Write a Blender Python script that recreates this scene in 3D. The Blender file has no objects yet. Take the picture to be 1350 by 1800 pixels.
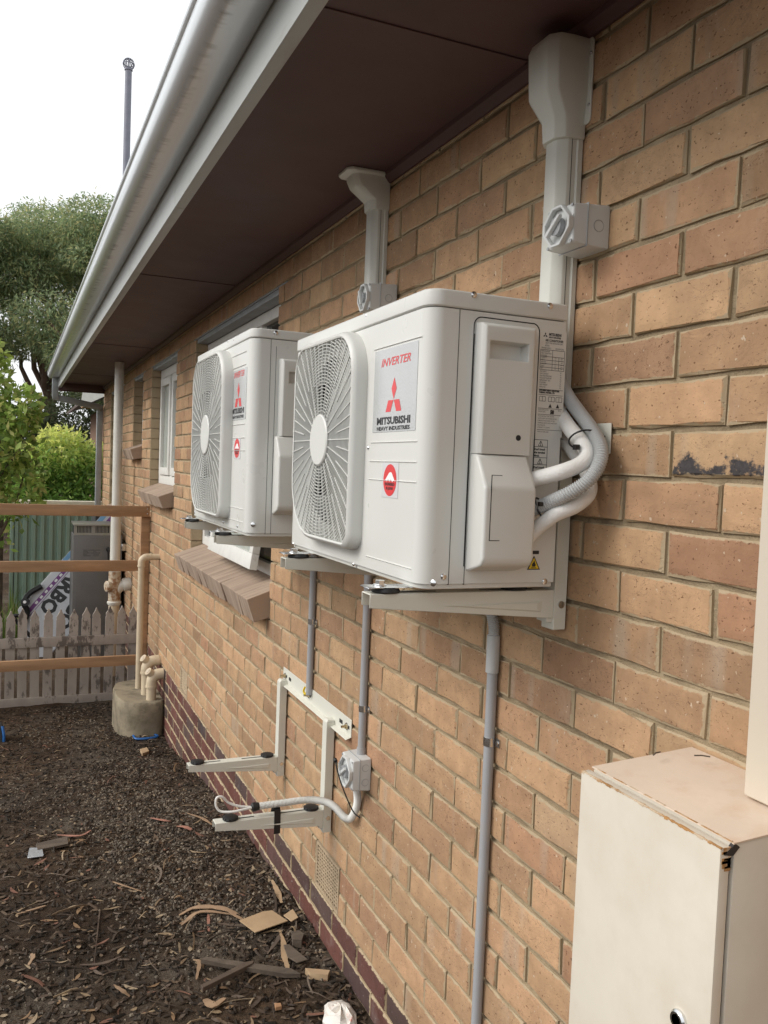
import bpy, bmesh, math, random
import numpy as np
from mathutils import Vector, Matrix, noise
random.seed(7)
S = bpy.context.scene
COL = S.collection
R = math.radians
# ------------------------------------------------------------------ camera
CAMX, CAMY, CAMZ = -1.0417, 0.0, 1.882
YAW, PITCH, ROLL, FPX = .4081, -.0509, .0391, 1504.2      # FPX: focal length in photo pixels (1350 x 1800)
_f = Vector((math.sin(YAW)*math.cos(PITCH), math.cos(YAW)*math.cos(PITCH), math.sin(PITCH)))
_r = Vector((math.cos(YAW), -math.sin(YAW), 0)); _u = _r.cross(_f)
CR = math.cos(ROLL)*_r + math.sin(ROLL)*_u
CU = -math.sin(ROLL)*_r + math.cos(ROLL)*_u
CF = _f
cam = bpy.data.objects.new('camera', bpy.data.cameras.new('camera'))
COL.objects.link(cam); S.camera = cam
cam.matrix_world = Matrix(((CR.x, CU.x, -CF.x, CAMX), (CR.y, CU.y, -CF.y, CAMY), (CR.z, CU.z, -CF.z, CAMZ), (0, 0, 0, 1)))
cam.data.sensor_fit = 'VERTICAL'; cam.data.sensor_height = 36; cam.data.lens = FPX/1800*36
cam.data.clip_start = .05; cam.data.clip_end = 2000
# ------------------------------------------------------------------ sky, sun, exposure
W = bpy.data.worlds.new('World'); S.world = W; W.use_nodes = True
nt = W.node_tree; bg = nt.nodes['Background']
sky = nt.nodes.new('ShaderNodeTexSky'); sky.sky_type = 'NISHITA'; sky.sun_disc = False
SUN_EL, SUN_AZ = R(37), R(-80)          # azimuth from +Y towards +X
sky.sun_elevation = SUN_EL; sky.sun_rotation = SUN_AZ; sky.dust_density = 4; sky.air_density = 1.2
hs = nt.nodes.new('ShaderNodeHueSaturation'); hs.inputs['Saturation'].default_value = .12
nt.links.new(sky.outputs[0], hs.inputs['Color'])
mx = nt.nodes.new('ShaderNodeMix'); mx.data_type = 'RGBA'; mx.inputs[0].default_value = .8
nt.links.new(hs.outputs[0], mx.inputs[6]); mx.inputs[7].default_value = (8.3, 8.45, 8.6, 1)   # even cloud layer
nt.links.new(mx.outputs[2], bg.inputs[0]); bg.inputs[1].default_value = .1
sun = bpy.data.objects.new('sun', bpy.data.lights.new('sun', 'SUN')); COL.objects.link(sun)
sun.data.energy = 1.25; sun.data.angle = R(28); sun.data.color = (1, .96, .9)
_sd = Vector((math.sin(SUN_AZ)*math.cos(SUN_EL), math.cos(SUN_AZ)*math.cos(SUN_EL), math.sin(SUN_EL)))
sun.rotation_euler = _sd.to_track_quat('Z', 'Y').to_euler(); sun.location = _sd*30
S.view_settings.view_transform = 'Standard'; S.view_settings.look = 'None'
S.view_settings.exposure = .62; S.view_settings.gamma = 1
# ------------------------------------------------------------------ pixels of the photograph -> directions -> points on planes
CAMP = Vector((CAMX, CAMY, CAMZ))
def ray(u, v): return CR*((u-675)/FPX) - CU*((v-900)/FPX) + CF
def PX(u, v, x):
    d = ray(u, v); return CAMP + d*((x-CAMX)/d.x)
def PY(u, v, y):
    d = ray(u, v); return CAMP + d*((y-CAMY)/d.y)
def PZ(u, v, z):
    d = ray(u, v); return CAMP + d*((z-CAMZ)/d.z)
def G(x, y):
    ys = ((3.0, .14), (4.3, .06), (5.8, -.14), (7.5, -.2))
    if y <= 3: z = .14
    elif y >= 7.5: z = -.2
    else:
        for (a, za), (b, zb) in zip(ys, ys[1:]):
            if a <= y <= b: z = za + (zb-za)*(y-a)/(b-a); break
    return z
def GB(x, y):
    z = G(x, y)
    z += .022*noise.noise(Vector((x*1.6, y*1.6, 3))) + .010*noise.noise(Vector((x*6, y*6, 8))) + .007*noise.noise(Vector((x*13, y*13, 5))) + .005*noise.noise(Vector((x*21, y*21, 1)))
    return z + .03*max(0, min(1, (x+.35)/.35))*(1 if -.6 < x < .1 and y < 6 else 0)
def PG(u, v):
    z = .1
    for k in range(12):
        p = PZ(u, v, z); z = GB(p.x, p.y)
    return PZ(u, v, z)
# ------------------------------------------------------------------ materials
def newmat(name):
    m = bpy.data.materials.new(name); m.use_nodes = True
    n = m.node_tree.nodes; l = m.node_tree.links
    return m, n, l, n['Principled BSDF']
def mixrgb(n, l, fac, a, b, mode='MIX'):
    x = n.new('ShaderNodeMix'); x.data_type = 'RGBA'; x.blend_type = mode
    for s, v in ((0, fac), (6, a), (7, b)):
        if hasattr(v, 'is_output'): l.new(v, x.inputs[s])
        elif s == 0: x.inputs[0].default_value = v
        else: x.inputs[s].default_value = tuple(v)+(1,) if len(v) == 3 else v
    return x.outputs[2]
def ramp(n, l, src, p0, p1, c0=(0, 0, 0), c1=(1, 1, 1)):
    r = n.new('ShaderNodeValToRGB'); l.new(src, r.inputs[0])
    r.color_ramp.elements[0].position = p0; r.color_ramp.elements[1].position = p1
    r.color_ramp.elements[0].color = tuple(c0)+(1,); r.color_ramp.elements[1].color = tuple(c1)+(1,)
    return r.outputs[0]
def pos(n, l, scale=(1, 1, 1)):
    g = n.new('ShaderNodeNewGeometry'); m = n.new('ShaderNodeMapping'); m.inputs['Scale'].default_value = scale
    l.new(g.outputs['Position'], m.inputs[0]); return m.outputs[0]
def nz(n, l, scale, detail=3, vec=None, rough=.55, dist=0):
    t = n.new('ShaderNodeTexNoise'); t.inputs['Scale'].default_value = scale; t.inputs['Detail'].default_value = detail
    t.inputs['Roughness'].default_value = rough; t.inputs['Distortion'].default_value = dist
    l.new(vec if vec is not None else pos(n, l), t.inputs['Vector']); return t.outputs['Fac']
def bump(n, l, b, h, strength, dist=.002, prev=None):
    x = n.new('ShaderNodeBump'); x.inputs['Strength'].default_value = strength; x.inputs['Distance'].default_value = dist
    l.new(h, x.inputs['Height'])
    if prev is not None: l.new(prev, x.inputs['Normal'])
    l.new(x.outputs[0], b.inputs['Normal']); return x.outputs[0]
def pm(name, c, rough=.5, metal=0, var=.12, vscale=9, bs=0, bscale=200, dirt=None, dfac=.4, dscale=5, d0=.5, d1=.7, spec=.5, stretch=(1, 1, 1), coat=0):
    """painted / plastic / metal / timber surface: uneven colour, patches of dirt, fine relief"""
    m, n, l, b = newmat(name)
    v = nz(n, l, vscale, 4, pos(n, l, stretch))
    lo = [x*(1-var) for x in c]; hi = [min(1, x*(1+var)) for x in c]
    col = ramp(n, l, v, .3, .7, lo, hi)
    if dirt:
        d = ramp(n, l, nz(n, l, dscale, 6, pos(n, l, stretch), .65), d0, d1)
        f = n.new('ShaderNodeMath'); f.operation = 'MULTIPLY'; f.inputs[1].default_value = dfac; l.new(d, f.inputs[0])
        col = mixrgb(n, l, f.outputs[0], col, dirt)
    l.new(col, b.inputs['Base Color'])
    b.inputs['Roughness'].default_value = rough; b.inputs['Metallic'].default_value = metal
    b.inputs['Specular IOR Level'].default_value = spec; b.inputs['Coat Weight'].default_value = coat
    rr = n.new('ShaderNodeMapRange'); l.new(nz(n, l, vscale*3, 3), rr.inputs[0])
    rr.inputs[3].default_value = max(.03, rough-.08); rr.inputs[4].default_value = min(1, rough+.08); l.new(rr.outputs[0], b.inputs['Roughness'])
    if bs: bump(n, l, b, nz(n, l, bscale, 3, pos(n, l, stretch)), bs)
    return m
def attrmat(name, rough=.8, spec=.3, trans=0, attr='col', nsc=0):
    m, n, l, b = newmat(name)
    a = n.new('ShaderNodeAttribute'); a.attribute_name = attr
    c = a.outputs['Color']
    if nsc:
        c = mixrgb(n, l, .35, c, mixrgb(n, l, 1, c, ramp(n, l, nz(n, l, nsc, 3), .3, .7), 'MULTIPLY'))
    l.new(c, b.inputs['Base Color']); b.inputs['Roughness'].default_value = rough; b.inputs['Specular IOR Level'].default_value = spec
    if trans:
        t = n.new('ShaderNodeBsdfTranslucent'); l.new(c, t.inputs[0]); s = n.new('ShaderNodeMixShader'); s.inputs[0].default_value = trans
        o = n['Material Output']; l.new(b.outputs[0], s.inputs[1]); l.new(t.outputs[0], s.inputs[2]); l.new(s.outputs[0], o.inputs[0])
    return m
def brickmat(name, plinth=False):
    m, n, l, b = newmat(name)
    a = n.new('ShaderNodeAttribute'); a.attribute_name = 'bc'
    sp = n.new('ShaderNodeSeparateColor'); l.new(a.outputs['Color'], sp.inputs[0])
    e = n.new('ShaderNodeAttribute'); e.attribute_name = 'edge'
    g = n.new('ShaderNodeNewGeometry')
    off = n.new('ShaderNodeVectorMath'); off.operation = 'MULTIPLY_ADD'; off.inputs[1].default_value = (37, 23, 51)
    l.new(a.outputs['Color'], off.inputs[0]); l.new(g.outputs['Position'], off.inputs[2]); P = off.outputs[0]
    def mp(s):
        x = n.new('ShaderNodeMapping'); x.inputs['Scale'].default_value = s; l.new(P, x.inputs[0]); return x.outputs[0]
    cr = n.new('ShaderNodeValToRGB'); l.new(sp.outputs[0], cr.inputs[0]); el = cr.color_ramp.elements
    cols = ((0, (.42, .264, .154)), (.18, (.485, .308, .180)), (.40, (.45, .273, .162)), (.60, (.51, .338, .198)), (.78, (.44, .280, .162)), (.88, (.37, .235, .140)), (.95, (.43, .242, .146)), (1, (.41, .292, .182)))
    if plinth: cols = ((0, (.135, .058, .045)), (.3, (.11, .05, .042)), (.55, (.16, .062, .048)), (.8, (.085, .055, .052)), (1, (.12, .075, .062)))
    while len(el) < len(cols): el.new(.5)
    for q, (p_, c_) in zip(el, cols): q.position = p_; q.color = c_+(1,)
    v2 = n.new('ShaderNodeMapRange'); l.new(sp.outputs[1], v2.inputs[0]); v2.inputs[3].default_value = .80; v2.inputs[4].default_value = 1.12
    col = mixrgb(n, l, 1, cr.outputs[0], v2.outputs[0], 'MULTIPLY')
    # soft mottling
    col = mixrgb(n, l, .55, col, mixrgb(n, l, 1, col, ramp(n, l, nz(n, l, 14, 5, mp((1, 1, 1)), .62), .32, .66, (.70, .66, .64), (1.22, 1.2, 1.16)), 'MULTIPLY'))
    # grey kiss marks left by stacking in the kiln (vertical bands), on some bricks
    band = ramp(n, l, nz(n, l, 1, 1, mp((0, 13, .7))), .58, .68)
    on = ramp(n, l, sp.outputs[2], .55, .62)
    bf = n.new('ShaderNodeMath'); bf.operation = 'MULTIPLY'; l.new(band, bf.inputs[0]); l.new(on, bf.inputs[1])
    bf2 = n.new('ShaderNodeMath'); bf2.operation = 'MULTIPLY'; l.new(bf.outputs[0], bf2.inputs[0]); bf2.inputs[1].default_value = .42
    col = mixrgb(n, l, bf2.outputs[0], col, (.40, .34, .265) if not plinth else (.09, .085, .085))
    # iron flecks, pits, drag cracks
    pit = ramp(n, l, nz(n, l, 110, 2, mp((1, 1, 1.5))), .655, .70)
    col = mixrgb(n, l, pit, col, mixrgb(n, l, 1, col, (.42, .36, .33), 'MULTIPLY'))
    fle = ramp(n, l, nz(n, l, 70, 2, mp((1, 1.2, 1))), .70, .735)
    col = mixrgb(n, l, fle, col, (.56, .44, .32) if not plinth else (.3, .26, .24))
    crack = ramp(n, l, nz(n, l, 26, 6, mp((1, .55, 1)), .7, 1.5), .495, .5); c2 = ramp(n, l, nz(n, l, 26, 6, mp((1, .55, 1)), .7, 1.5), .5, .506, (1, 1, 1), (0, 0, 0))
    cm = n.new('ShaderNodeMath'); cm.operation = 'MULTIPLY'; l.new(crack, cm.inputs[0]); l.new(c2, cm.inputs[1])
    cg = ramp(n, l, nz(n, l, 7, 2, mp((1, 1, 1))), .49, .56); cm2 = n.new('ShaderNodeMath'); cm2.operation = 'MULTIPLY'; l.new(cm.outputs[0], cm2.inputs[0]); l.new(cg, cm2.inputs[1])
    col = mixrgb(n, l, cm2.outputs[0], col, (.10, .06, .045))
    # pale lime smears (strong low down)
    sm = ramp(n, l, nz(n, l, 9, 6, mp((1, 1.6, .7)), .7), .60, .78) if not plinth else ramp(n, l, nz(n, l, 6, 7, mp((1, 1, .8)), .75), .56, .72)
    sf = n.new('ShaderNodeMath'); sf.operation = 'MULTIPLY'; l.new(sm, sf.inputs[0]); sf.inputs[1].default_value = .30 if not plinth else .42
    col = mixrgb(n, l, sf.outputs[0], col, (.55, .45, .35) if not plinth else (.30, .26, .24))
    # burnt patches on a few bricks
    bo = n.new('ShaderNodeAttribute'); bo.attribute_name = 'burn'
    bm_ = ramp(n, l, nz(n, l, 16, 5, mp((1, 1.4, .8)), .65), .46, .52)
    bq = n.new('ShaderNodeMath'); bq.operation = 'MULTIPLY_ADD'; l.new(bo.outputs['Fac'], bq.inputs[0]); bq.inputs[1].default_value = .44; l.new(nz(n, l, 34, 5, mp((1, .8, 1)), .7), bq.inputs[2])
    col = mixrgb(n, l, ramp(n, l, bq.outputs[0], .80, .90), col, mixrgb(n, l, nz(n, l, 90, 3, mp((1, 1, 1))), (.03, .028, .03), (.10, .09, .09)))
    # mortar dragged over the arrises
    en = n.new('ShaderNodeMath'); en.operation = 'ADD'; l.new(e.outputs['Fac'], en.inputs[0]); l.new(nz(n, l, 45, 5, mp((1, .8, 1)), .7), en.inputs[1])
    em = ramp(n, l, en.outputs[0], 1.18, 1.32) if False else None
    mr = n.new('ShaderNodeMapRange'); l.new(en.outputs[0], mr.inputs[0]); mr.inputs[1].default_value = 1.25; mr.inputs[2].default_value = 1.36
    col = mixrgb(n, l, mr.outputs[0], col, (.44, .345, .225))
    l.new(col, b.inputs['Base Color']); b.inputs['Roughness'].default_value = .86; b.inputs['Specular IOR Level'].default_value = .25
    h1 = bump(n, l, b, nz(n, l, 55, 6, mp((1, 1, 1)), .65), .45, .004)
    h2 = bump(n, l, b, nz(n, l, 300, 3, mp((1, 1, 1))), .25, .0012, h1)
    inv = ramp(n, l, nz(n, l, 120, 2, mp((1, 1, 1.5))), .64, .72, (1, 1, 1), (0, 0, 0))
    h3 = bump(n, l, b, inv, .5, .003, h2)
    return m
M = {}
M['brick'] = brickmat('brick_face'); M['plinth'] = brickmat('plinth_brick_face', True)
def mortarmat():
    m, n, l, b = newmat('mortar')
    c = ramp(n, l, nz(n, l, 18, 5), .3, .7, (.26, .20, .128), (.43, .34, .22))
    c = mixrgb(n, l, ramp(n, l, nz(n, l, 3.2, 5), .5, .72), c, (.22, .17, .11))
    l.new(c, b.inputs['Base Color']); b.inputs['Roughness'].default_value = .95; b.inputs['Specular IOR Level'].default_value = .15
    h = bump(n, l, b, nz(n, l, 38, 6, None, .65), .9, .012); bump(n, l, b, nz(n, l, 350, 3), .4, .002, h); return m
M['mortar'] = mortarmat()
M['ac'] = pm('unit_enamel', (.665, .665, .63), .30, var=.015, vscale=3, bs=.03, bscale=900, spec=.5)
M['ac_plastic'] = pm('unit_plastic', (.655, .655, .62), .42, var=.015, vscale=3, bs=.05, bscale=700)
M['ac_side'] = pm('unit_side_enamel', (.66, .655, .61), .38, var=.015, vscale=3, bs=.03, bscale=900)
M['dark'] = pm('dark_cavity', (.018, .018, .018), .7, var=.2)
M['fan'] = pm('fan_plastic', (.02, .02, .021), .5)
M['coil'] = pm('coil_fins', (.012, .012, .013), .55, metal=.3)
M['bracket'] = pm('bracket_powdercoat', (.69, .68, .60), .42, var=.02, vscale=5, dirt=(.5, .45, .36), dfac=.15, d0=.55, d1=.8)
M['rubber'] = pm('black_rubber', (.014, .014, .015), .55, bs=.2)
M['zinc'] = pm('zinc_steel', (.72, .73, .74), .22, metal=1, var=.08, vscale=30)
M['brass'] = pm('passivated_steel', (.55, .45, .28), .3, metal=1)
M['iso'] = pm('isolator_plastic', (.60, .61, .60), .38, var=.02, bs=.04, bscale=600)
M['iso_dark'] = pm('isolator_grey', (.33, .34, .35), .4)
M['duct'] = pm('duct_plastic', (.64, .64, .58), .42, var=.03, vscale=4, dirt=(.46, .44, .37), dfac=.2)
M['conduit'] = pm('conduit_grey', (.36, .365, .38), .42, var=.04, dirt=(.42, .36, .28), dfac=.3, dscale=14)
M['flex'] = pm('flex_grey', (.50, .51, .51), .42, var=.03)
M['flexwhite'] = pm('flex_white', (.66, .655, .62), .45, var=.03)
M['lagging'] = pm('white_lagging', (.80, .79, .76), .75, var=.04, bs=.6, bscale=260)
M['cable'] = pm('white_cable', (.76, .74, .70), .45)
M['blackpl'] = pm('black_plastic', (.012, .012, .013), .4)
M['red'] = pm('sticker_red', (.70, .045, .05), .3, var=.03)
M['ink'] = pm('printed_ink', (.02, .02, .022), .45, var=.02)
M['sticker'] = pm('silver_sticker', (.52, .53, .53), .16, metal=.15, var=.03, bs=.25, bscale=160)
M['sticker2'] = pm('clear_sticker', (.66, .65, .66), .2, var=.02)
M['white'] = pm('white_print', (.85, .85, .85), .4)
M['yellow'] = pm('warning_yellow', (.80, .58, .03), .4)
M['paper'] = pm('label_film', (.67, .665, .625), .32, var=.01)
M['soffit'] = pm('brown_soffit', (.098, .047, .045), .6, var=.12, vscale=2, bs=.12, bscale=120, dirt=(.06, .045, .042), dfac=.5, dscale=2)
M['fascia'] = pm('fascia_paint', (.47, .49, .48), .5, var=.05, vscale=6, bs=.15, bscale=60, dirt=(.36, .34, .30), dfac=.5, dscale=9, d0=.55, d1=.7, stretch=(1, .25, 1))
def guttermat():
    m, n, l, b = newmat('gutter_steel')
    c = ramp(n, l, nz(n, l, 4, 5, pos(n, l, (1, .15, 1))), .3, .7, (.70, .74, .78), (.76, .795, .82))
    st = ramp(n, l, nz(n, l, 30, 4, pos(n, l, (.3, 1, .3)), .6), .50, .66)
    g = n.new('ShaderNodeNewGeometry'); s = n.new('ShaderNodeSeparateXYZ'); l.new(g.outputs['Position'], s.inputs[0])
    ab = n.new('ShaderNodeMath'); ab.operation = 'ADD'; ab.inputs[1].default_value = .640; l.new(s.outputs[0], ab.inputs[0]); a2 = n.new('ShaderNodeMath'); a2.operation = 'ABSOLUTE'; l.new(ab.outputs[0], a2.inputs[0])
    mr = n.new('ShaderNodeMapRange'); l.new(a2.outputs[0], mr.inputs[0]); mr.inputs[1].default_value = .020; mr.inputs[2].default_value = .002   # drip stains along the belly
    k = n.new('ShaderNodeMath'); k.operation = 'MULTIPLY'; l.new(st, k.inputs[0]); l.new(mr.outputs[0], k.inputs[1])
    k2 = n.new('ShaderNodeMath'); k2.operation = 'MULTIPLY'; l.new(k.outputs[0], k2.inputs[0]); k2.inputs[1].default_value = .5
    c = mixrgb(n, l, k2.outputs[0], c, (.17, .16, .15))
    l.new(c, b.inputs['Base Color']); b.inputs['Roughness'].default_value = .27; b.inputs['Metallic'].default_value = .24; b.inputs['Coat Weight'].default_value = .25; b.inputs['Coat Roughness'].default_value = .12
    bump(n, l, b, nz(n, l, 3, 2, pos(n, l, (1, .3, 1))), .05, .006); return m
M['gutter'] = guttermat()
M['galv'] = pm('galvanised_downpipe', (.34, .36, .38), .5, metal=.3, var=.12, vscale=8, dirt=(.2, .2, .2), dfac=.5, dscale=20, d0=.6, d1=.7)
M['roof'] = pm('roof_tile', (.10, .07, .06), .8, bs=.3, bscale=40)
M['winpaint'] = pm('white_window_paint', (.74, .73, .69), .45, var=.05, vscale=14, bs=.15, bscale=50, dirt=(.45, .36, .25), dfac=.45, dscale=22, d0=.60, d1=.72)
M['glass'] = pm('window_glass', (.05, .055, .055), .06, var=.1, spec=.8)
M['blind'] = pm('window_blind', (.42, .44, .42), .8, var=.08, bs=.2, bscale=60)
M['frost'] = pm('frosted_glass', (.36, .39, .36), .35, var=.15, vscale=6, stretch=(1, 3, .4), dirt=(.5, .42, .28), dfac=.5, dscale=8)
M['sill'] = pm('sill_clay', (.37, .275, .205), .85, var=.16, vscale=8, bs=.6, bscale=45, dirt=(.21, .14, .10), dfac=.6, dscale=11, d0=.48, d1=.66, stretch=(.25, 1.6, .35))
M['timber'] = pm('new_pine', (.40, .235, .125), .7, var=.22, vscale=7, bs=.3, bscale=60, stretch=(.35, 3, 3), dirt=(.33, .17, .08), dfac=.6, dscale=6, d0=.5, d1=.62)
M['picket'] = pm('flaked_picket_paint', (.40, .35, .305), .85, var=.12, vscale=12, bs=.4, bscale=60, dirt=(.13, .11, .095), dfac=.9, dscale=13, d0=.545, d1=.60, stretch=(1, 1, .45))
M['pvc'] = pm('white_pvc', (.68, .665, .60), .4, var=.04, vscale=5, dirt=(.36, .25, .15), dfac=.35, dscale=7, d0=.6, d1=.78)
M['rustpvc'] = pm('rust_stained_pvc', (.55, .47, .36), .5, var=.1, dirt=(.27, .12, .04), dfac=.9, dscale=18, d0=.47, d1=.58)
M['cream'] = pm('cream_pvc', (.62, .51, .36), .45, var=.06, dirt=(.35, .26, .17), dfac=.5, dscale=16, d0=.55, d1=.75)
M['concrete'] = pm('old_concrete', (.27, .225, .155), .95, var=.22, vscale=6, bs=.8, bscale=40, dirt=(.11, .09, .06), dfac=.7, dscale=9, d0=.48, d1=.66)
M['heater'] = pm('heater_grey', (.15, .145, .14), .5, var=.05, dirt=(.22, .2, .18), dfac=.3)
M['heater_top'] = pm('heater_cowl', (.30, .29, .26), .55, var=.1, dirt=(.22, .26, .08), dfac=.6, dscale=6, d0=.52, d1=.66)
M['green'] = pm('green_steel', (.27, .37, .30), .45, var=.06, vscale=5)
M['creamsteel'] = pm('cream_steel', (.72, .66, .52), .5)
M['bin'] = pm('bin_plastic', (.03, .033, .036), .5)
M['flue'] = pm('vent_pole_steel', (.22, .23, .28), .6, var=.1)
M['box'] = pm('meter_box_enamel', (.66, .605, .51), .5, var=.05, vscale=4, dirt=(.52, .44, .33), dfac=.5, dscale=4.5, d0=.42, d1=.72, bs=.06, bscale=90)
M['boxtop'] = pm('meter_box_top', (.73, .60, .48), .6, var=.08, vscale=5, dirt=(.58, .37, .23), dfac=.6, dscale=8, d0=.5, d1=.72, bs=.2, bscale=80)
M['rust'] = pm('rust', (.42, .22, .08), .9, var=.3, vscale=30, bs=.5, bscale=120, dirt=(.62, .5, .36), dfac=.9, dscale=26, d0=.45, d1=.55)
M['rustdark'] = pm('chipped_metal', (.03, .024, .022), .7)
M['beige'] = pm('beige_cover', (.64, .565, .46), .5, var=.03, vscale=3)
M['terracotta'] = pm('vent_clay', (.42, .32, .21), .85, var=.15, vscale=20, bs=.3, bscale=120)
M['card'] = pm('cardboard', (.43, .30, .175), .85, var=.1, vscale=12, bs=.15, bscale=100, dirt=(.3, .19, .1), dfac=.4)
M['oldwood'] = pm('weathered_timber', (.10, .075, .055), .9, var=.3, vscale=12, bs=.6, bscale=60, stretch=(.6, 2, 2))
M['freshwood'] = pm('split_timber', (.42, .29, .17), .85, var=.2, bs=.4, bscale=60)
M['wrap'] = pm('white_wrapper', (.74, .70, .64), .5, var=.05, dirt=(.6, .2, .14), dfac=.7, dscale=16, d0=.6, d1=.66)
M['foil'] = pm('foil_packet', (.45, .47, .50), .35, metal=.4, bs=.3, bscale=60, dirt=(.2, .18, .15), dfac=.5)
M['blue'] = pm('blue_plastic', (.02, .12, .36), .4)
M['skyblue'] = pm('light_blue_vinyl', (.20, .42, .66), .4)
M['vinyl'] = pm('white_vinyl', (.62, .63, .66), .4, var=.05)
M['purple'] = pm('purple_vinyl', (.20, .055, .24), .4)
M['bark'] = pm('gum_bark', (.16, .105, .08), .9, var=.3, vscale=5, bs=.6, bscale=20)
M['stem'] = pm('shrub_stem', (.10, .075, .05), .9)
M['leaf'] = attrmat('foliage', .5, .35, .5)
M['gumleaf'] = attrmat('gum_foliage', .55, .3, .5)
M['litter'] = attrmat('leaf_litter', .85, .25, 0, nsc=90)
M['stone'] = attrmat('gravel', .9, .25, 0, nsc=160)
M['neigh'] = pm('neighbour_brick', (.20, .12, .08), .9)
def soilmat():
    m, n, l, b = newmat('mulch_soil')
    c = ramp(n, l, nz(n, l, 40, 6, None, .7), .3, .72, (.028, .019, .012), (.125, .084, .054))
    gr = ramp(n, l, nz(n, l, 2.2, 5, None, .6), .50, .66)
    c = mixrgb(n, l, gr, c, ramp(n, l, nz(n, l, 120, 4, None, .7), .3, .7, (.055, .044, .034), (.22, .185, .145)))
    c = mixrgb(n, l, 1, c, ramp(n, l, nz(n, l, 1.4, 4, None, .6), .35, .68, (.55, .52, .50), (1.25, 1.2, 1.15)), 'MULTIPLY')
    l.new(c, b.inputs['Base Color']); b.inputs['Roughness'].default_value = .95; b.inputs['Specular IOR Level'].default_value = .2
    h = bump(n, l, b, nz(n, l, 60, 6, None, .7), .9, .02); bump(n, l, b, nz(n, l, 260, 4, None, .7), .7, .006, h); return m
M['soil'] = soilmat()
M['grass'] = attrmat('weeds', .6, .3, .3)
# ------------------------------------------------------------------ mesh helpers (world coordinates in, one object out)
WL = {}                                   # world location of every object built (objects carry translation only)
def link(o, parent, loc):
    COL.objects.link(o); o.location = loc; WL[o.name] = Vector(loc)
    if parent is not None:
        o.parent = parent; o.matrix_parent_inverse = Matrix.Translation(-WL[parent.name])
    return o
def tag(o, label, cat, group=None):
    o['label'] = label; o['category'] = cat
    if group: o['group'] = group
    return o
def thing(name, loc, label, cat, group=None):
    o = bpy.data.objects.new(name, None); o.empty_display_size = .1
    link(o, None, Vector(loc)); return tag(o, label, cat, group)
class MB:
    def __init__(s): s.v = []; s.f = []; s.c = []
    def add(s, vs, fs, col=None):
        b = len(s.v); s.v += [tuple(x) for x in vs]; s.f += [tuple(i+b for i in f) for f in fs]
        if col is not None: s.c += [col]*len(vs)
        return s
    def box(s, x0, x1, y0, y1, z0, z1):
        vs = [(x, y, z) for x in (x0, x1) for y in (y0, y1) for z in (z0, z1)]
        return s.add(vs, [(0, 1, 3, 2), (4, 6, 7, 5), (0, 4, 5, 1), (2, 3, 7, 6), (0, 2, 6, 4), (1, 5, 7, 3)])
    def quadbox(s, q0, q1):
        """closed solid between two rings of the same length"""
        n = len(q0)
        return s.add(list(q0)+list(q1), [tuple(range(n-1, -1, -1)), tuple(range(n, 2*n))]+[(i, (i+1) % n, n+(i+1) % n, n+i) for i in range(n)])
    def prism(s, pts, a, b, axis='y'):
        """2-D outline swept along an axis; outline is (x,z) for y, (y,z) for x, (x,y) for z"""
        def mk(t):
            return [(p[0], t, p[1]) if axis == 'y' else (t, p[0], p[1]) if axis == 'x' else (p[0], p[1], t) for p in pts]
        return s.quadbox(mk(a), mk(b))
    def tube(s, path, r, n=12, cap=True, rad=None, sq=False):
        P = [Vector(p) for p in path]; k = len(P); rings = []; up = None
        for i, p in enumerate(P):
            t = (P[min(i+1, k-1)]-P[max(i-1, 0)]).normalized()
            if up is None:
                up = Vector((0, 0, 1)) if abs(t.z) < .9 else Vector((0, 1, 0))
            a = t.cross(up).normalized(); up = a.cross(t).normalized()
            rr = rad[i] if rad else r
            o = math.pi/4 if sq else 0
            rings.append([p + a*(rr*math.cos(2*math.pi*j/n+o)) + up*(rr*math.sin(2*math.pi*j/n+o)) for j in range(n)])
        vs = [v for q in rings for v in q]
        fs = [(i*n+j, i*n+(j+1) % n, (i+1)*n+(j+1) % n, (i+1)*n+j) for i in range(k-1) for j in range(n)]
        if cap: fs += [tuple(range(n-1, -1, -1)), tuple(range((k-1)*n, k*n))]
        return s.add(vs, fs)
    def cyl(s, a, b, r, n=16, r2=None):
        return s.tube([a, b], r, n, True, [r, r if r2 is None else r2])
    def build(s, name, mat, parent=None, bevel=0, seg=2, smooth=False, solid=0, ang=35):
        V = np.array(s.v, float); c = (V.min(0)+V.max(0))/2
        me = bpy.data.meshes.new(name); me.from_pydata((V-c).tolist(), [], s.f)
        bm = bmesh.new(); bm.from_mesh(me)
        if s.c == []:
            bmesh.ops.recalc_face_normals(bm, faces=bm.faces)
        if bevel:
            ed = [e for e in bm.edges if len(e.link_faces) == 2 and e.calc_face_angle(0) > R(30)]
            bmesh.ops.bevel(bm, geom=ed, offset=bevel, segments=seg, affect='EDGES', profile=.6, clamp_overlap=True)
        bm.to_mesh(me); bm.free()
        if s.c and len(s.c) == len(me.vertices):
            a = me.attributes.new('col', 'FLOAT_COLOR', 'POINT')
            a.data.foreach_set('color', np.array([tuple(q)+(1,) for q in s.c], np.float32).ravel())
        if smooth or bevel:
            me.polygons.foreach_set('use_smooth', [True]*len(me.polygons))
            me.set_sharp_from_angle(angle=R(ang))
        me.materials.append(mat)
        o = bpy.data.objects.new(name, me)
        return link(o, parent, Vector(c))
def spline(pts, n=8):
    P = [Vector(p) for p in pts]; P = [P[0]*2-P[1]]+P+[P[-1]*2-P[-2]]; out = []
    for i in range(1, len(P)-2):
        for k in range(n):
            t = k/n; a, b, c, d = P[i-1:i+3]
            out.append(.5*((2*b)+(c-a)*t+(2*a-5*b+4*c-d)*t*t+(3*b-a-3*c+d)*t**3))
    out.append(P[-2]); return out
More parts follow.
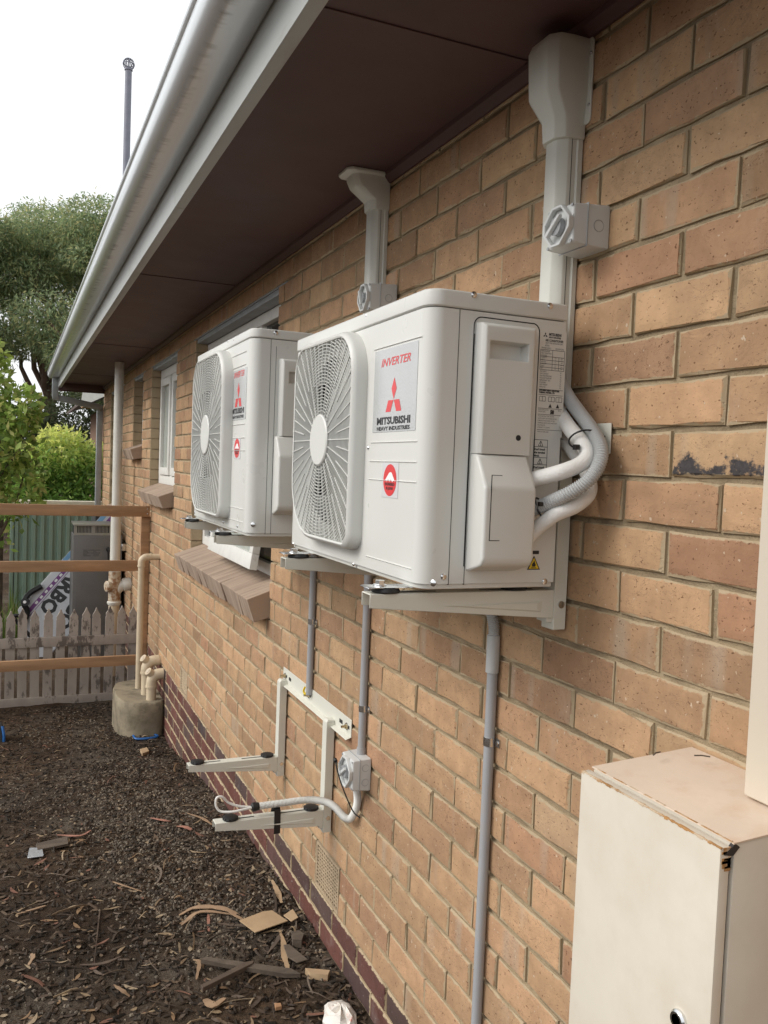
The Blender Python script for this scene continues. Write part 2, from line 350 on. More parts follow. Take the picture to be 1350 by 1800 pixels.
def corrug(path, r, pitch=.0045, amp=.0012, n=14):
    """ribbed hose"""
    P = [Vector(p) for p in path]; out = []; L = [0]
    for a, b in zip(P, P[1:]): L.append(L[-1]+(b-a).length)
    m = int(L[-1]/(pitch/2)); rad = []; j = 0
    for i in range(m+1):
        d = L[-1]*i/m
        while j < len(L)-2 and L[j+1] < d: j += 1
        out.append(P[j].lerp(P[j+1], (d-L[j])/max(1e-9, L[j+1]-L[j]))); rad.append(r+(amp if i % 2 else -amp))
    return MB().tube(out, r, n, True, rad)
_deps = None
def text_verts(body, size, bold=0, shear=0, xs=1, align='CENTER'):
    cu = bpy.data.curves.new('t', 'FONT'); cu.body = body; cu.size = size; cu.align_x = align; cu.offset = bold; cu.shear = shear; cu.resolution_u = 2
    o = bpy.data.objects.new('t', cu); COL.objects.link(o)
    dg = bpy.context.evaluated_depsgraph_get(); me = bpy.data.meshes.new_from_object(o.evaluated_get(dg))
    vs = [(v.co.x*xs, v.co.y) for v in me.vertices]; fs = [tuple(p.vertices) for p in me.polygons]
    bpy.data.objects.remove(o); bpy.data.curves.remove(cu); bpy.data.meshes.remove(me)
    return vs, fs
def put_text(mb, body, size, at, ex, ey, bold=0, shear=0, xs=1, align='CENTER', fit=0):
    vs, fs = text_verts(body, size, bold, shear, xs, align); at = Vector(at)
    if fit:                                # squeeze the line to a given width
        a, b = min(v[0] for v in vs), max(v[0] for v in vs); vs = [((v[0]-(a+b)/2)*fit/(b-a), v[1]) for v in vs]
    mb.add([at+ex*a+ey*b for a, b in vs], fs)
    return mb
def flat(mb, pts, at, ex, ey):
    mb.add([Vector(at)+ex*a+ey*b for a, b in pts], [tuple(range(len(pts)))]); return mb
def struct(o): o['kind'] = 'structure'; return o
# ------------------------------------------------------------------ ground: one sheet out to the horizon
xs = list(np.arange(-3.0, .1, .034))+[.3, 1, 3, 8, 20, 60, 160, 400]; xs = [-400, -160, -60, -25, -12, -7, -5, -4, -3.5, -3.2]+xs
ys = [-200, -60, -20, -8, -4, -2, -.5, .5, 1.2, 1.6, 1.9]+list(np.arange(2.1, 7.6, .034))+[7.8, 8.4, 9.5, 11, 14, 20, 30, 50, 100, 220, 500]
gm = MB(); gm.v = [(x, y, GB(x, y) if -3.3 < x < .3 and 1 < y < 8 else G(x, y)) for x in xs for y in ys]
gm.f = [(i*len(ys)+j, (i+1)*len(ys)+j, (i+1)*len(ys)+j+1, i*len(ys)+j+1) for i in range(len(xs)-1) for j in range(len(ys)-1)]
struct(gm.build('ground', M['soil'], smooth=True, ang=180))
# ------------------------------------------------------------------ the house
H = thing('brick_house', (0, 5, .14), 'long tan brick house wall with brown eave and grey gutter', 'house')
Y0W, Y1W = -1.6, 11.70
YP = 1.1701                                # a perpend of the odd courses
PITCHY, PITCHZ = .24, .086
def zc(i): return 2.70-PITCHZ*i
def bed(i): return zc(i)-PITCHZ/2          # bed joint under course i
# openings: y0, y1, bottom bed (course index above which the sill sits), top
OPEN = [(3.652, 5.525, bed(17), bed(0)), (6.235, 7.43, bed(13), bed(0)), (7.955, 8.62, bed(9), bed(0)), (9.55, 10.75, bed(17), bed(0))]
VENTS = [(2.678, 2.918, bed(27), bed(25)), (5.51, 5.75, bed(27), bed(25))]
CUT = OPEN+VENTS
CUTC = [(a-.009, b+.009, c, d) for a, b, c, d in OPEN]+VENTS
ybr = sorted({Y0W, Y1W}|{o[0] for o in CUTC}|{o[1] for o in CUTC}); zbr = sorted({-.32, 2.80}|{o[2] for o in CUT}|{o[3] for o in CUT})
core = MB(); cx0, cx1 = .0080, .112
yi = {y: i for i, y in enumerate(ybr)}; zi = {z: i for i, z in enumerate(zbr)}
def isopen(i, j):
    if not (0 <= i < len(ybr)-1 and 0 <= j < len(zbr)-1): return True
    yy = (ybr[i]+ybr[i+1])/2; zz = (zbr[j]+zbr[j+1])/2
    return any(a < yy < b and c < zz < d for a, b, c, d in CUTC)
vid = {}
def cv(i, j, x):
    k = (i, j, x)
    if k not in vid: vid[k] = len(core.v); core.v.append((x, ybr[i], zbr[j]))
    return vid[k]
for i in range(len(ybr)-1):
    for j in range(len(zbr)-1):
        if isopen(i, j): continue
        core.f.append((cv(i, j, cx0), cv(i, j+1, cx0), cv(i+1, j+1, cx0), cv(i+1, j, cx0)))
        core.f.append((cv(i, j, cx1), cv(i+1, j, cx1), cv(i+1, j+1, cx1), cv(i, j+1, cx1)))
        for di, dj, a, b in ((-1, 0, (i, j), (i, j+1)), (1, 0, (i+1, j), (i+1, j+1)), (0, -1, (i, j), (i+1, j)), (0, 1, (i, j+1), (i+1, j+1))):
            if isopen(i+di, j+dj): core.f.append((cv(*a, cx0), cv(*b, cx0), cv(*b, cx1), cv(*a, cx1)))
core.v = [(x, y if (y in (Y0W, Y1W)) else y, z) for x, y, z in core.v]
wall = core.build('brick_wall', M['mortar'], H)
rb = random.Random(11)
def brick_geo(y0, y1, z0, z1):
    """ragged-edged brick: outer ring back, outer ring at the face, chamfered inner ring, face"""
    n = 5; proud = rb.uniform(-.0008, .0016); j = lambda s: rb.uniform(-s, s)
    def ringpts(d, jj):
        a, b, c, e = y0+d, y1-d, z0+d, z1-d; L = []
        for k in range(n): L.append((a+(b-a)*k/(n-1)+j(jj), c+j(jj)))
        for k in range(n): L.append((b-(b-a)*k/(n-1)+j(jj), e+j(jj)))
        return L
    o = ringpts(0, .0021); inn = [(p[0]+(q[0]-p[0]), p[1]+(q[1]-p[1])) for p, q in zip(o, ringpts(rb.uniform(.003, .005), .0022))]
    tilt = j(.0012); tz = j(.001)
    mid = [(p[0]*.5+q[0]*.5, p[1]*.5+q[1]*.5) for p, q in zip(inn, ringpts(.026, .006))]
    fx = lambda p: -proud+tilt*(p[0]-y0)/max(.05, y1-y0)+tz*(p[1]-z0)/.08
    vs = [(.108, p[0], p[1]) for p in o]+[(.0035+proud+j(.0008), p[0], p[1]) for p in o]+[(fx(p)+abs(j(.0012)), p[0], p[1]) for p in inn]+[(fx(p)-.0004, p[0], p[1]) for p in mid]
    N = len(o); fs = [(i, N+i, N+(i+1) % N, (i+1) % N) for i in range(N)]+[(N+i, 2*N+i, 2*N+(i+1) % N, N+(i+1) % N) for i in range(N)]+[(2*N+i, 3*N+i, 3*N+(i+1) % N, 2*N+(i+1) % N) for i in range(N)]+[tuple(3*N+i for i in range(N-1, -1, -1))]
    return vs, fs, [1]*N+[1]*N+[.74]*N+[.12]*N
def set_brick_attrs(me, bc, edge, burn):
    a = me.attributes.new('bc', 'FLOAT_COLOR', 'POINT'); a.data.foreach_set('color', np.array([tuple(q)+(1,) for q in bc], np.float32).ravel())
    a = me.attributes.new('edge', 'FLOAT', 'POINT'); a.data.foreach_set('value', np.array(edge, np.float32))
    a = me.attributes.new('burn', 'FLOAT', 'POINT'); a.data.foreach_set('value', np.array(burn, np.float32))
BR = []                                    # (y0,y1,z0,z1,plinth)
JT = .0046
for i in range(-1, 35):
    z = zc(i); z0, z1 = z-PITCHZ/2+JT, z+PITCHZ/2-JT
    if i == -1: z1 = 2.795
    ph = YP + (0 if i % 2 else .12); k0 = math.floor((Y0W-ph)/PITCHY)
    wob = 0
    for k in range(k0, k0+60):
        a, b = ph+k*PITCHY+rb.uniform(-.004, .004)+JT, ph+(k+1)*PITCHY-JT+rb.uniform(-.003, .003)
        segs = [(max(a, Y0W), min(b, Y1W))]
        for c in CUT:
            if not (z0 >= c[3]-.02 or z1 <= c[2]+.02):
                ns = []
                for s0, s1 in segs:
                    if s1 <= c[0] or s0 >= c[1]: ns.append((s0, s1)); continue
                    if s0 < c[0]-.02: ns.append((s0, c[0]-.002 if c in OPEN else c[0]-.006))
                    if s1 > c[1]+.02: ns.append((c[1]+.002 if c in OPEN else c[1]+.006, s1))
                segs = ns
        for s0, s1 in segs:
            if s1-s0 > .03: BR.append((s0, s1, z0, z1, i >= 28))
def proj(p):
    q = Vector(p)-CAMP; d = q.dot(CF)
    if d < .05: return None
    return 675+FPX*q.dot(CR)/d, 900-FPX*q.dot(CU)/d, d
def score(b):
    c = proj((0, (b[0]+b[1])/2, (b[2]+b[3])/2))
    if c is None or not (-10 < c[0] < 1360 and -10 < c[1] < 1810): return 0
    u, v, d = c
    if 505 < u < 985 and 560 < v < 1050 and v > 900-.0*u and v > 545+(985-u)*.12: return 0      # behind the near unit
    if u > 1015 and v > 1380: return 0                                                            # behind the meter box
    if b[2] < G(0, b[0])-.03: return 0
    pts = [proj((0, y, z)) for y, z in ((b[0], b[2]), (b[1], b[2]), (b[1], b[3]), (b[0], b[3]))]
    if any(p is None for p in pts): return 0
    A = 0
    for p, q in zip(pts, pts[1:]+pts[:1]): A += p[0]*q[1]-q[0]*p[1]
    return abs(A)/2
BR.sort(key=lambda b: -score(b))
def bcol(b):
    r = [rb.random(), rb.random(), rb.random()]
    yc, z_ = (b[0]+b[1])/2, (b[2]+b[3])/2; burn = 0
    if abs(z_-zc(9)) < .02 and .85 < yc < 1.2: burn = .95; r = [.6, .4, .9]
    elif rb.random() < .0: burn = .7
    if abs(z_-zc(6)) < .02 and abs(yc-1.17) < .1: r = [.70, .95, .2]
    return r, burn
rest = {False: [MB(), [], [], []], True: [MB(), [], [], []]}
for n_, b in enumerate(BR):
    vs, fs, ed = brick_geo(*b[:4]); col, burn = bcol(b)
    if n_ < 296:
        c = Vector((.05, (b[0]+b[1])/2, (b[2]+b[3])/2))
        me = bpy.data.meshes.new('brick'); me.from_pydata([Vector(v)-c for v in vs], [], fs); set_brick_attrs(me, [col]*len(vs), ed, [burn*(1 if v[2] < c.z-.01 else .15) for v in vs])
        me.materials.append(M['plinth'] if b[4] else M['brick']); link(bpy.data.objects.new('brick', me), wall, c)
    else:
        q = rest[b[4]]; q[0].add(vs, fs); q[1] += [col]*len(vs); q[2] += ed; q[3] += [burn]*len(vs)
for pl in (False, True):
    q = rest[pl]; me = bpy.data.meshes.new('brickwork'); me.from_pydata(q[0].v, [], q[0].f); set_brick_attrs(me, q[1], q[2], q[3])
    me.materials.append(M['plinth' if pl else 'brick']); o = link(bpy.data.objects.new('plinth_brickwork' if pl else 'far_brickwork', me), wall, (0, 0, 0)); o['kind'] = 'stuff'
# interior side and end wall so the house is closed
MB().box(.24, .30, Y0W, Y1W-.4, -.3, 2.85).build('inner_wall', M['blind'], H)
MB().box(.113, 6, Y1W-.11, Y1W, -.3, 2.8).build('end_wall', M['mortar'], H)
# eave
SO = 2.782; FX0, FX1 = -.557, -.522; FZ = 2.742; EN = 11.62
jn = [Y0W, 1.66, 4.372, 7.20, 9.95, EN]
for a, b in zip(jn, jn[1:]): MB().box(FX1+.001, -.0005, a+.0025, b-.0025, SO, SO+.006).build('soffit_sheet', M['soffit'], H, bevel=.0012, seg=1)
MB().box(FX1, .1, Y0W, EN, SO+.012, SO+.03).build('soffit_batten', M['dark'], H)
for y in jn[1:-1]: MB().box(FX1+.002, -.03, y-.014, y+.014, SO-.0035, SO-.0005).build('joint_strip', M['soffit'], H, bevel=.001, seg=1)
MB().prism([(-.026, SO-.001), (-.0015, SO-.001), (-.0015, 2.752), (-.008, 2.752), (-.024, 2.770)], Y0W, Y1W-.1, 'y').build('wall_moulding', M['soffit'], H)
for a, b in ((Y0W, 3.02), (3.022, 7.9), (7.902, EN)): MB().box(FX0, FX1, a, b, FZ, 3.0).build('fascia_board', M['fascia'], H, bevel=.003)
MB().box(FX0, .1, EN, EN+.03, 2.70, 3.0).build('end_board', M['soffit'], H, bevel=.002)
MB().box(FX1+.01, -.05, EN-.30, EN-.27, 2.70, SO-.004).build('end_board', M['soffit'], H, bevel=.002)
gp = [(-.5585, 2.95)]; gi = []
gp += [(-.5585, 2.853), (-.565, 2.848), (-.600, 2.848), (-.635, 2.848)]
for k in range(9):
    a = R(-90-k*90/8); gp.append((-.642+.045*math.cos(a), 2.893+.045*math.sin(a)))
gp += [(-.687, 2.905), (-.694, 2.909), (-.696, 2.917), (-.690, 2.924), (-.680, 2.922)]
inner = [(x+(.0022 if x < -.57 else .0022), z+.0022) for x, z in gp[2:-3]]
prof = gp+[(-.6765, 2.936)]+[(x, z) for x, z in inner[::-1] if z < 2.93]+[(-.5563+.0, 2.95)]
prof = [p for p in prof if True]
g = MB(); n_ = len(gp)
g.add([(x, y, z) for y in (Y0W, EN) for x, z in gp], [(i, i+1, n_+i+1, n_+i) for i in range(n_-1)])
g.add([(x+.002, y, z+.002) for y in (Y0W, EN) for x, z in gp[1:-3]], [(i+1, i, n_-4+i, n_-4+i+1) for i in range(n_-5)])
gut = g.build('gutter', M['gutter'], H, smooth=True, ang=50)
e = MB(); e.add([(x, EN, z) for x, z in gp], [tuple(range(n_))]); e.build('gutter_end', M['gutter'], gut)
e = MB(); e.tube([(-.684, Y0W, 2.925), (-.684, EN, 2.925)], .0022, 6); e.build('gutter_lip', M['galv'], gut, smooth=True)
for y in (8.5,):
    bk = [(x-.0012 if x < -.6 else x, z-.0012) for x, z in gp[2:-4]]; m_ = MB(); k_ = len(bk)
    m_.add([(x, yy, z) for yy in (y-.02, y+.02) for x, z in bk], [(i, i+1, k_+i+1, k_+i) for i in range(k_-1)]); m_.build('gutter_joint', M['gutter'], gut, smooth=True)
rf = MB(); rf.quadbox([(-.66, Y0W, 2.985), (3.4, Y0W, 4.6), (3.4, Y0W, 4.65), (-.66, Y0W, 3.02)], [(-.66, EN, 2.985), (3.4, EN, 4.6), (3.4, EN, 4.65), (-.66, EN, 3.02)])
rf.quadbox([(3.4, Y0W, 4.6), (7.4, Y0W, 2.985), (7.4, Y0W, 3.02), (3.4, Y0W, 4.65)], [(3.4, EN, 4.6), (7.4, EN, 2.985), (7.4, EN, 3.02), (3.4, EN, 4.65)])
rf.build('roof', M['roof'], H)
# downpipe at the far corner
d = MB(); d.tube([(-.60, EN-.14, 2.85), (-.60, EN-.14, 2.63), (-.59, EN-.12, 2.59)], .052, 4, sq=True); d.tube([(-.60, EN-.12, 2.61), (-.08, EN-.02, 2.525), (-.05, EN, 2.50)], .052, 4, sq=True); d.tube([(-.053, EN+.02, 2.55), (-.053, EN+.02, -.2)], .05, 4, sq=True)
dp = d.build('downpipe', M['galv'], H, bevel=.006)
# ------------------------------------------------------------------ windows
def sill(par, y0, y1, zb, ztw, drop=.036, xf=-.10, n=14, xb=.085):
    """brick-on-edge sloping sill: bricks side by side, thin joints"""
    w = (y1-y0)/n; slope = .36
    MB().quadbox([(x, y0+.004, z) for x, z in ((xf+.012, ztw-.048), (xb, ztw+slope*xb-.012), (xb, zb), (xf+.045, zb-.006))], [(x, y1-.004, z) for x, z in ((xf+.012, ztw-.048), (xb, ztw+slope*xb-.012), (xb, zb), (xf+.045, zb-.006))]).build('sill_mortar', M['sill'], par)
    for k in range(n):
        j = lambda s: random.uniform(-s, s)
        a, b = y0+k*w+(.0005 if k else 0), y0+(k+1)*w-(.0005 if k < n-1 else 0); dx, dz = j(.0035), j(.0015)
        pr = [(xf+dx, ztw+slope*xf+dz), (xb, ztw+slope*xb+dz), (xb, zb+.001), (0, zb+.001), (xf+.036+dx+j(.004), zb-.014+j(.005))]
        MB().quadbox([(x, a, z) for x, z in pr], [(x, b, z) for x, z in pr]).build('sill_brick', M['sill'], par, bevel=.0022, seg=1)
def frame(par, y0, y1, z0, z1, x0=.075, x1=.135, w=.055, mull=(), name='window_frame'):
    f = MB(); f.box(x0, x1, y0, y0+w, z0, z1); f.box(x0, x1, y1-w, y1, z0, z1); f.box(x0, x1, y0+w, y1-w, z1-w, z1); f.box(x0, x1, y0+w, y1-w, z0, z0+w)
    for y in mull: f.box(x0+.004, x1, y-w/2, y+w/2, z0+w, z1-w)
    return f.build(name, M['winpaint'], par, bevel=.004)
def pane(par, y0, y1, z0, z1, x=.105, mat='glass'):
    MB().box(x, x+.004, y0, y1, z0, z1).build('glass_pane', M[mat], par)
def lintel(par, y0, y1):
    MB().box(.006, .10, y0-.1, y1+.1, bed(0)-.004, bed(0)+.004).build('lintel', M['galv'], par)
    MB().box(.010, .078, y0, y1, bed(0)-.030, bed(0)-.0045).build('head_board', M['galv'], par, bevel=.003)
# wide window behind the far unit
w1 = MB().box(.14, .146, 3.66, 5.52, 1.3, 2.6).build('window', M['blind'], H); w1['label'] = 'wide white window with one sash propped open behind the far unit'
sill(w1, 3.652, 5.525, bed(17)+.004, 1.322, n=21); lintel(w1, 3.652, 5.525)
frame(w1, 3.656, 5.521, 1.352, bed(0)-.032, mull=(4.25, 4.92)); 
pane(w1, 3.70, 4.23, 1.40, 2.58); pane(w1, 4.94, 5.47, 1.40, 2.58); pane(w1, 4.27, 4.90, 1.9, 2.58)
MB().box(.078, .085, 3.70, 5.47, 2.46, 2.50).build('glazing_bar', M['winpaint'], w1)
# propped awning sash
def awning(par, y0, y1, zt, zb, xt, xb, fw=.058, th=.036):
    L = Vector((xb-xt, 0, zb-zt)); ln = L.length; ex = L/ln; nn = Vector((ex.z, 0, -ex.x))
    if nn.x > 0: nn = -nn
    def bar(a0, a1, b0, b1, mat, name, p, t0=0, t1=th):
        q = lambda a, y, t: Vector((xt, y, zt))+ex*a+nn*t
        r0 = [q(a0, b0, t0), q(a1, b0, t0), q(a1, b0, t1), q(a0, b0, t1)]; r1 = [q(a0, b1, t0), q(a1, b1, t0), q(a1, b1, t1), q(a0, b1, t1)]
        return MB().quadbox(r0, r1).build(name, mat, p, bevel=.003 if t1-t0 > .02 else 0)
    bar(ln-.075, ln, y0, y1, M['winpaint'], 'sash_bottom_rail', par)
    bar(0, fw, y0, y1, M['winpaint'], 'sash_top_rail', par)
    bar(fw+.001, ln-.076, y0, y0+fw, M['winpaint'], 'sash_stile', par); bar(fw+.001, ln-.076, y1-fw, y1, M['winpaint'], 'sash_stile', par)
    bar(fw-.005, ln-.07, y0+fw-.005, y1-fw+.005, M['frost'], 'sash_pane', par, .014, .018)
awning(w1, 3.86, 4.80, 1.92, 1.385, .075, -.005)
# tall narrow window
w2 = MB().box(.14, .146, 6.24, 7.42, 1.6, 2.6).build('window', M['blind'], H); w2['label'] = 'narrow white casement window between brick piers'
sill(w2, 6.235, 7.43, bed(13)+.004, 1.655, n=9); lintel(w2, 6.235, 7.43)
frame(w2, 6.24, 7.425, 1.684, bed(0)-.032, w=.07, mull=(6.83,)); frame(w2, 6.32, 6.79, 1.76, 2.545, x0=.062, x1=.1, w=.06, name='casement_sash'); frame(w2, 6.87, 7.345, 1.76, 2.545, x0=.062, x1=.1, w=.06, name='casement_sash')
pane(w2, 6.37, 6.74, 1.81, 2.5, .09, 'frost'); pane(w2, 6.92, 7.30, 1.81, 2.5, .09, 'frost')
# small high window
w3 = MB().box(.14, .146, 7.96, 8.61, 1.97, 2.6).build('window', M['blind'], H); w3['label'] = 'small high recessed window with thick brick sill'
sill(w3, 7.955, 8.62, bed(9)+.004, 2.0, n=6); lintel(w3, 7.955, 8.62); frame(w3, 7.96, 8.615, 2.03, bed(0)-.032, x0=.085); pane(w3, 8.0, 8.57, 2.07, 2.58)
w4 = MB().box(.14, .146, 9.555, 10.745, 1.3, 2.6).build('window', M['blind'], H); w4['label'] = 'farthest window with white frame, beside the corner pier'
sill(w4, 9.55, 10.75, bed(17)+.004, 1.322, n=13); lintel(w4, 9.55, 10.75); frame(w4, 9.555, 10.745, 1.352, bed(0)-.032, w=.07, x0=.05, mull=(10.15,)); pane(w4, 9.62, 10.12, 1.42, 2.56); pane(w4, 10.18, 10.68, 1.42, 2.56)
# air vents set in the wall
v = VENTS[0]
a = MB().box(.05, .08, v[0]+.004, v[1]-.004, v[2]+.006, v[3]-.006).build('air_vent', M['dark'], H); a['label'] = 'clay air vent with a grid of square holes low in the wall'
m_ = MB(); m_.box(.0015, .012, v[0]+.002, v[0]+.012, v[2]+.004, v[3]-.004); m_.box(.0015, .012, v[1]-.012, v[1]-.002, v[2]+.004, v[3]-.004); m_.box(.0015, .012, v[0]+.012, v[1]-.012, v[2]+.004, v[2]+.014); m_.box(.0015, .012, v[0]+.012, v[1]-.012, v[3]-.014, v[3]-.004)
m_.build('vent_frame', M['terracotta'], a)
ny, nz_ = 11, 11; yw = (v[1]-v[0]-.024)/ny; zw = (v[3]-v[2]-.028)/nz_
for k in range(1, ny): MB().box(.004, .014, v[0]+.012+k*yw-.0028, v[0]+.012+k*yw+.0028, v[2]+.014, v[3]-.014).build('vent_bar', M['terracotta'], a)
for k in range(1, nz_): MB().box(.003, .0135, v[0]+.012, v[1]-.012, v[2]+.014+k*zw-.0026, v[2]+.014+k*zw+.0026).build('vent_bar', M['terracotta'], a)
v = VENTS[1]
a = MB().box(.03, .06, v[0]+.004, v[1]-.004, v[2]+.006, v[3]-.006).build('air_vent', M['dark'], H); a['label'] = 'small slatted air vent beyond the sill'
m_ = MB(); m_.box(.0015, .012, v[0]+.002, v[0]+.02, v[2]+.004, v[3]-.004); m_.box(.0015, .012, v[1]-.02, v[1]-.002, v[2]+.004, v[3]-.004); m_.box(.0015, .012, v[0]+.02, v[1]-.02, v[2]+.004, v[2]+.018); m_.box(.0015, .012, v[0]+.02, v[1]-.02, v[3]-.018, v[3]-.004); m_.build('vent_frame', M['terracotta'], a)
for k in range(8):
    z = v[2]+.026+k*.0165; MB().quadbox([(.003, v[0]+.02, z), (.003, v[0]+.02, z+.006), (.02, v[0]+.02, z+.012), (.02, v[0]+.02, z+.006)], [(.003, v[1]-.02, z), (.003, v[1]-.02, z+.006), (.02, v[1]-.02, z+.012), (.02, v[1]-.02, z+.006)]).build('vent_slat', M['terracotta'], a)
# ------------------------------------------------------------------ air-conditioner outdoor units
EX, EZ = Vector((0, -1, 0)), Vector((0, 0, 1))          # front face (-x): reads left to right along -y
SX = Vector((1, 0, 0))                                   # side face (-y): reads left to right along +x
def rounded_rect(w, h, r, n=6, pw=2.0):
    """outline of a rounded rectangle centred on 0; r = 4 corner radii (tr, tl, bl, br)"""
    out = []
    for (sx, sy, a0), rr in zip(((1, 1, 0), (-1, 1, 90), (-1, -1, 180), (1, -1, 270)), r):
        for k in range(n+1):
            a = R(a0+90*k/n); out.append((sx*(w/2-rr)+rr*math.cos(a), sy*(h/2-rr)+rr*math.sin(a)))
    return out
def screw(par, at, d, r=.0055, mat='zinc'):
    d = Vector(d); s = MB(); s.tube([Vector(at)-d*.001, Vector(at)+d*.0015, Vector(at)+d*.003], r, 12, True, [r, r, r*.55]); return s.build('screw', M[mat], par, smooth=True)
def strip(par, name, mat, y0, y1, z, x, h=.0045, d=.0022):
    s = MB(); s.quadbox([(x+.001, y0, z-h/2), (x-d, y0+.003, z), (x+.001, y0, z+h/2)], [(x+.001, y1, z-h/2), (x-d, y1-.003, z), (x+.001, y1, z+h/2)]); return s.build(name, mat, par)
def diamonds(mb, at, ex, ey, s):
    w, h = .29*s, .5*s
    flat(mb, [(0, 0), (w/2*1.0, h*.5), (0, h), (-w/2, h*.5)], at, ex, ey)
    for sg in (1, -1):
        c, q = math.cos(R(-60)), math.sin(R(-60))
        L = h*.62; a = (sg*.012*s, -.01*s); 
        pts = [a, (a[0]+sg*.30*s, a[1]), (a[0]+sg*.43*s, a[1]-L*.86), (a[0]+sg*.15*s, a[1]-L*.86)]
        flat(mb, pts if sg < 0 else pts[::-1], at, ex, ey)
def fan_grille(u, yc, zc_, w, h, xf, dep, radii, hub, nring, nspoke):
    """u: unit root. Raised rounded guard frame, rings and spokes as ribs, hub cap, motor and blades behind"""
    out = rounded_rect(w, h, radii, 8); inn = rounded_rect(w-.026, h-.026, [max(.01, r-.013) for r in radii], 8); n = len(out)
    P = lambda pts, x, k=1: [(x, yc-a*k, zc_+b*k) for a, b in pts]
    def sc(pts, d): return [(a*(1-2*d/w), b*(1-2*d/h)) for a, b in pts]
    fr = MB(); rings = [P(out, xf+.001), P(out, xf-dep+.012), P(sc(out, .003), xf-dep+.004), P(sc(out, .009), xf-dep), P(inn, xf-dep+.001), P(inn, xf-dep+.014)]
    for k, rg in enumerate(rings): fr.v += rg
    for k in range(len(rings)-1): fr.f += [(k*n+i, k*n+(i+1) % n, (k+1)*n+(i+1) % n, (k+1)*n+i) for i in range(n)]
    gf = fr.build('fan_guard_frame', M['ac_plastic'], u, smooth=True, ang=40)
    poly = [(a, b) for a, b in inn]
    def rmax(t):                                          # distance from the hub to the inner outline in direction t
        dx, dy = math.cos(t), math.sin(t); best = 9
        for (ax, ay), (bx, by) in zip(poly, poly[1:]+poly[:1]):
            ex, ey = bx-ax, by-ay; den = dx*ey-dy*ex
            if abs(den) < 1e-9: continue
            s_ = (ax*ey-ay*ex)/den; q = (ax*dy-ay*dx)/den
            if s_ > 0 and -1e-6 <= q <= 1+1e-6: best = min(best, s_)
        return best
    xo = xf-dep+.002; ns = 160; rm = [rmax(2*math.pi*k/ns) for k in range(ns)]; gr = MB(); r1 = max(rm)
    def rib(path, xa, xb, th):
        n_ = len(path)
        for (p, pn) in zip(path, path[1:]):
            d = (Vector(pn)-Vector(p)).normalized(); nn = Vector((-d.y, d.x))*th/2
            q = [Vector(p)+nn, Vector(pn)+nn, Vector(pn)-nn, Vector(p)-nn]
            vs = [(xa, yc-c.x, zc_+c.y) for c in q]+[(xb, yc-c.x, zc_+c.y) for c in q]
            gr.add(vs, [(0, 1, 2, 3), (0, 4, 5, 1), (3, 2, 6, 7)])
    for j in range(nring):
        r = hub+.004+(r1-hub)*(j+.6)/nring; seg = []
        for k in range(ns+1):
            if rm[k % ns] > r: seg.append((r*math.cos(2*math.pi*k/ns), r*math.sin(2*math.pi*k/ns)))
            else:
                if len(seg) > 1: rib(seg, xo+.001, xo+.0046, .0015)
                seg = []
        if len(seg) > 1: rib(seg, xo+.001, xo+.0046, .0015)
    for k in range(nspoke):
        t = 2*math.pi*k/nspoke; r0 = hub-.002 if k % 2 == 0 else hub+(rmax(t)-hub)*.42
        rib([(r0*math.cos(t), r0*math.sin(t)), ((rmax(t)+.002)*math.cos(t), (rmax(t)+.002)*math.sin(t))], xo, xo+.0044, .0018)
    g = gr.build('fan_guard_ribs', M['ac_plastic'], gf)
    hb = MB(); hb.tube([(xo+.012, yc, zc_), (xo-.0015, yc, zc_), (xo-.004, yc, zc_)], hub, 40, True, [hub, hub, hub-.003]); hb.build('fan_hub_cap', M['ac_plastic'], gf, smooth=True)
    fr_ = .5*min(w, h)-.012
    MB().tube([(xf+.112, yc, zc_), (xf+.11, yc, zc_)], fr_+.02, 48, True).build('coil', M['coil'], u)
    for k in range(3):
        t = 2*math.pi*k/3+.5; bl = MB(); vs = []
        for a in range(7):
            for c in range(5):
                rr = .05+(fr_-.07)*c/4; aa = t+(a/6-.5)*1.35*(.75+.25*c/4)+.15*c/4
                vs.append((xf+.03+.055*a/6, yc+rr*math.cos(aa), zc_+rr*math.sin(aa)))
        bl.add(vs, [(a*5+c, a*5+c+1, (a+1)*5+c+1, (a+1)*5+c) for a in range(6) for c in range(4)]); bl.build('fan_blade', M['fan'], u, smooth=True)
    MB().cyl((xf+.02, yc, zc_), (xf+.10, yc, zc_), .055, 24).build('fan_motor', M['fan'], u, smooth=True)
def body_shell(y0, y1, xf, xb, z0, z1, rr=.03, n=6, grow=0):
    """plan outline with rounded front corners, extruded"""
    pts = [(xb+grow, y0-grow), (xb+grow, y1+grow)]
    pts += [(xf-grow+rr-rr*math.sin(R(90*k/n)), y1+grow-rr+rr*math.cos(R(90*k/n))) for k in range(n+1)]
    pts += [(xf-grow+rr-rr*math.cos(R(90*k/n)), y0-grow+rr-rr*math.sin(R(90*k/n))) for k in range(n+1)]
    return MB().prism(pts, z0, z1, 'z')
